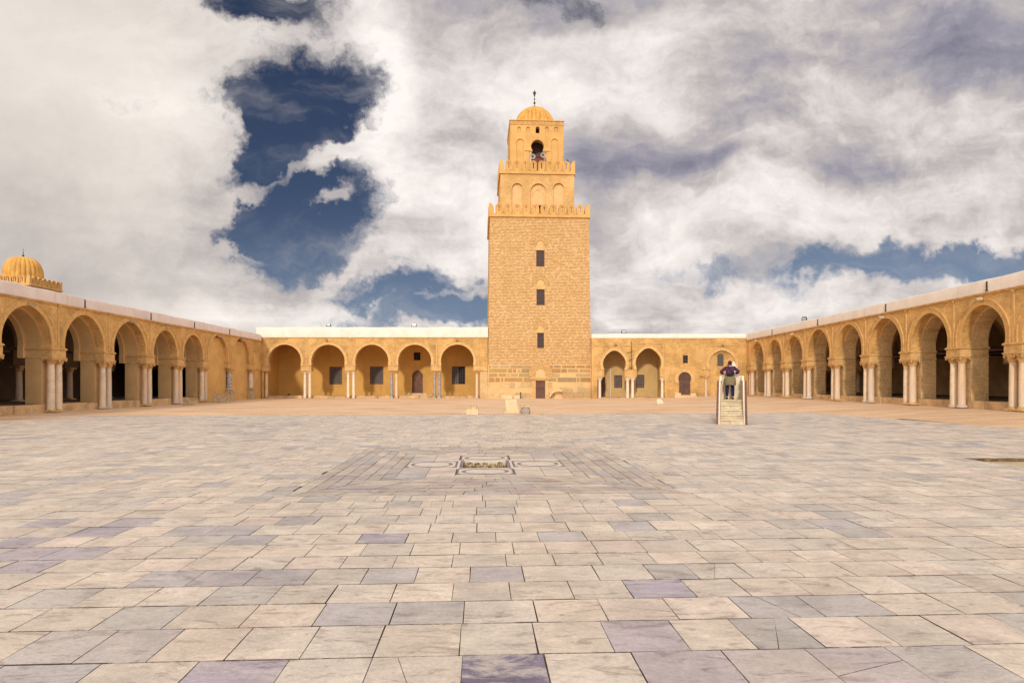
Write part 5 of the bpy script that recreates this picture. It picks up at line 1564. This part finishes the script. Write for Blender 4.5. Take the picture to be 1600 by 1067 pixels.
def person():
    # local: x right, y forward (away from the courtyard side), z up; feet on the platform; leaning on the parapet
    pel = (0, 0, .84)
    V_ = [(pel, (.13, .10)), ((0, .03, 1.0), (.135, .10)), ((0, .10, 1.18), (.15, .105)), ((0, .17, 1.33), (.12, .085)), ((0, .21, 1.42), .05), ((0, .245, 1.49), .055),
          ((0, .265, 1.56), (.075, .09)), ((0, .27, 1.63), (.06, .075)),
          ((.095, .01, .78), .08), ((.115, .02, .45), .058), ((.115, -.02, .09), .04), ((.12, .12, .04), .035),
          ((-.095, .01, .78), .08), ((-.115, .02, .45), .058), ((-.115, -.02, .09), .04), ((-.12, .12, .04), .035),
          ((.17, .17, 1.33), .06), ((.36, .20, 1.17), .045), ((.24, .42, 1.08), .033), ((.19, .475, 1.075), (.034, .018)),
          ((-.17, .17, 1.33), .06), ((-.38, .20, 1.16), .045), ((-.25, .42, 1.07), .033), ((-.20, .475, 1.065), (.034, .018))]
    E = [(0, 1), (1, 2), (2, 3), (3, 4), (4, 5), (5, 6), (6, 7), (0, 8), (8, 9), (9, 10), (10, 11), (0, 12), (12, 13), (13, 14), (14, 15),
         (3, 16), (16, 17), (17, 18), (18, 19), (3, 20), (20, 21), (21, 22), (22, 23)]
    body = skin_mesh('person', V_, E, 'skin', None)
    # fingers, nose, ears joined into the one body mesh
    bm = bmesh.new(); bm.from_mesh(body.data)
    for s, (hx, hy, hz) in ((1, (.19, .475, 1.075)), (-1, (-.20, .475, 1.065))):
        for k, ln in enumerate((.052, .062, .066, .058)):
            ox = (k - 1.5) * .017
            vs = [((hx + ox - s * .01, hy + .01, hz), .0085), ((hx + ox - s * .02, hy + .035 + ln * .4, hz + .006), .008), ((hx + ox - s * .028, hy + .03 + ln, hz - .012), .0065)]
            f = skin_mesh('f', vs, [(0, 1), (1, 2)], 'skin', None, 1); bm.from_mesh(f.data); bpy.data.objects.remove(f)
        vs = [((hx - s * .025, hy - .005, hz), .010), ((hx - s * .055, hy + .02, hz - .002), .009), ((hx - s * .062, hy + .05, hz - .008), .0075)]
        f = skin_mesh('f', vs, [(0, 1), (1, 2)], 'skin', None, 1); bm.from_mesh(f.data); bpy.data.objects.remove(f)
    for vs in ([((0, .355, 1.575), .016), ((0, .372, 1.555), .014)], [((.078, .275, 1.57), .016), ((.088, .262, 1.56), .014)], [((-.078, .275, 1.57), .016), ((-.088, .262, 1.56), .014)],
               [((-.02, .350, 1.53), .008), ((.02, .350, 1.53), .008)], [((.03, .345, 1.592), .010), ((.034, .347, 1.592), .010)], [((-.03, .345, 1.592), .010), ((-.034, .347, 1.592), .010)]):
        f = skin_mesh('f', vs, [(0, 1)], 'skin', None, 1); bm.from_mesh(f.data); bpy.data.objects.remove(f)
    bm.to_mesh(body.data); bm.free()
    for p in body.data.polygons: p.use_smooth = True
    tag(body, 'person in purple jacket and dark jeans leaning on the white platform wall, seen from behind', 'person')
    g = .018
    def cl(name, idx, ed, m, grow, over={}):
        vs = []
        for i in idx:
            p, r = V_[i]; p, r = over.get(i, (p, r))
            r = tuple(q + grow for q in r) if isinstance(r, tuple) else r + grow
            vs.append((p, r))
        mp = {j: k for k, j in enumerate(idx)}
        return skin_mesh(name, vs, [(mp[a], mp[b]) for a, b in ed], m, body)
    cl('jacket', [1, 2, 3, 16, 17, 18, 20, 21, 22], [(1, 2), (2, 3), (3, 16), (16, 17), (17, 18), (3, 20), (20, 21), (21, 22)], 'purple_cloth', .024,
       {1: ((0, .035, 1.0), (.15, .115)), 2: ((0, .10, 1.18), (.165, .12)), 18: ((.27, .37, 1.10), .04), 22: ((-.28, .37, 1.09), .04), 3: ((0, .17, 1.34), (.13, .095))})
    cl('jeans', [0, 8, 9, 10, 12, 13, 14], [(0, 8), (8, 9), (9, 10), (0, 12), (12, 13), (13, 14)], 'denim', .02, {8: ((.10, .02, .74), .075), 12: ((-.10, .02, .74), .075), 0: ((0, 0, .86), (.12, .09)), 10: ((.115, -.015, .11), .05), 14: ((-.115, -.015, .11), .05)})
    # loose khaki tunic hanging to mid-thigh
    m = MB(); n = 28; vs = []; prof = [(.17, .135, 1.06, .03), (.20, .16, .98, .02), (.235, .185, .86, .0), (.24, .19, .72, -.01), (.235, .18, .60, -.02), (.22, .165, .595, -.02), (.15, .11, .80, 0)]
    for rx, ry, z, oy in prof:
        for k in range(n):
            a = 2 * PI * k / n; f = 1 + .035 * math.sin(a * 7 + z * 3) * (1.1 - z)
            vs.append((rx * f * math.cos(a), oy + ry * f * math.sin(a), z + .012 * math.sin(a * 3)))
    fs = [(i * n + k, i * n + (k + 1) % n, (i + 1) * n + (k + 1) % n, (i + 1) * n + k) for i in range(len(prof) - 1) for k in range(n)]
    m.add(vs, fs); m.build('tunic', 'khaki_cloth', body, smooth=True, fixn=True)
    # scarf / hair
    skin_mesh('headscarf', [((0, .20, 1.40), (.085, .07)), ((0, .235, 1.49), (.075, .075)), ((0, .245, 1.575), (.088, .095)), ((0, .255, 1.64), (.068, .08))], [(0, 1), (1, 2), (2, 3)], 'hair_scarf', body)
    bag = skin_mesh('waist_bag', [((-.13, -.13, 1.03), (.05, .05)), ((0, -.165, 1.02), (.065, .06)), ((.13, -.13, 1.03), (.05, .05))], [(0, 1), (1, 2)], 'black_nylon', body)
    m = MB(); m.tube([(.15 * math.cos(a) * 1.22, .03 + .145 * math.sin(a) * 1.05, 1.05) for a in [2 * PI * k / 24 for k in range(25)]], .022, 6)
    m.tube([(-.12, .05, 1.47), (-.06, .03, 1.40), (.02, -.03, 1.28), (.10, -.08, 1.17), (.16, -.03, 1.08)], .016, 6); m.build('strap', 'black_nylon', body, smooth=True)
    for s in (-1, 1):
        skin_mesh('shoe', [((s * .115, -.06, .045), .048), ((s * .12, .06, .035), .045), ((s * .125, .155, .03), .036)], [(0, 1), (1, 2)], 'black_leather', body)
    return body
pe = person()
pe.location = plat(-.07, yt + 1.36, ph_ + .002); pe.rotation_euler = (0, 0, PROT); 
m = MB(); m.box(-.09, .09, -.005, .005, -.06, .07); m.box(-.085, .085, -.012, -.006, -.055, .06)
pp = m.build('paper_guide', 'white_paper'); pp.location = plat(.20, yt + 1.36 + .40, ph_ + 1.11); pp.rotation_euler = (R(35), 0, PROT + R(20))
tag(pp, 'small white leaflet held by the person on the platform', 'leaflet')

# small dark bird-like knob on the tower's second terrace
x, z = txz(884.7, 251, w2 + .2); m = MB(); m.lathe([(.05, -.25), (.05, 0), (.14, .02), (.16, .1), (.07, .22), (.02, .32)], n=12)
kn = m.build('terrace_knob', 'lamp_body', tw, smooth=True); kn.location = (x + .2, w2 + .75, z)
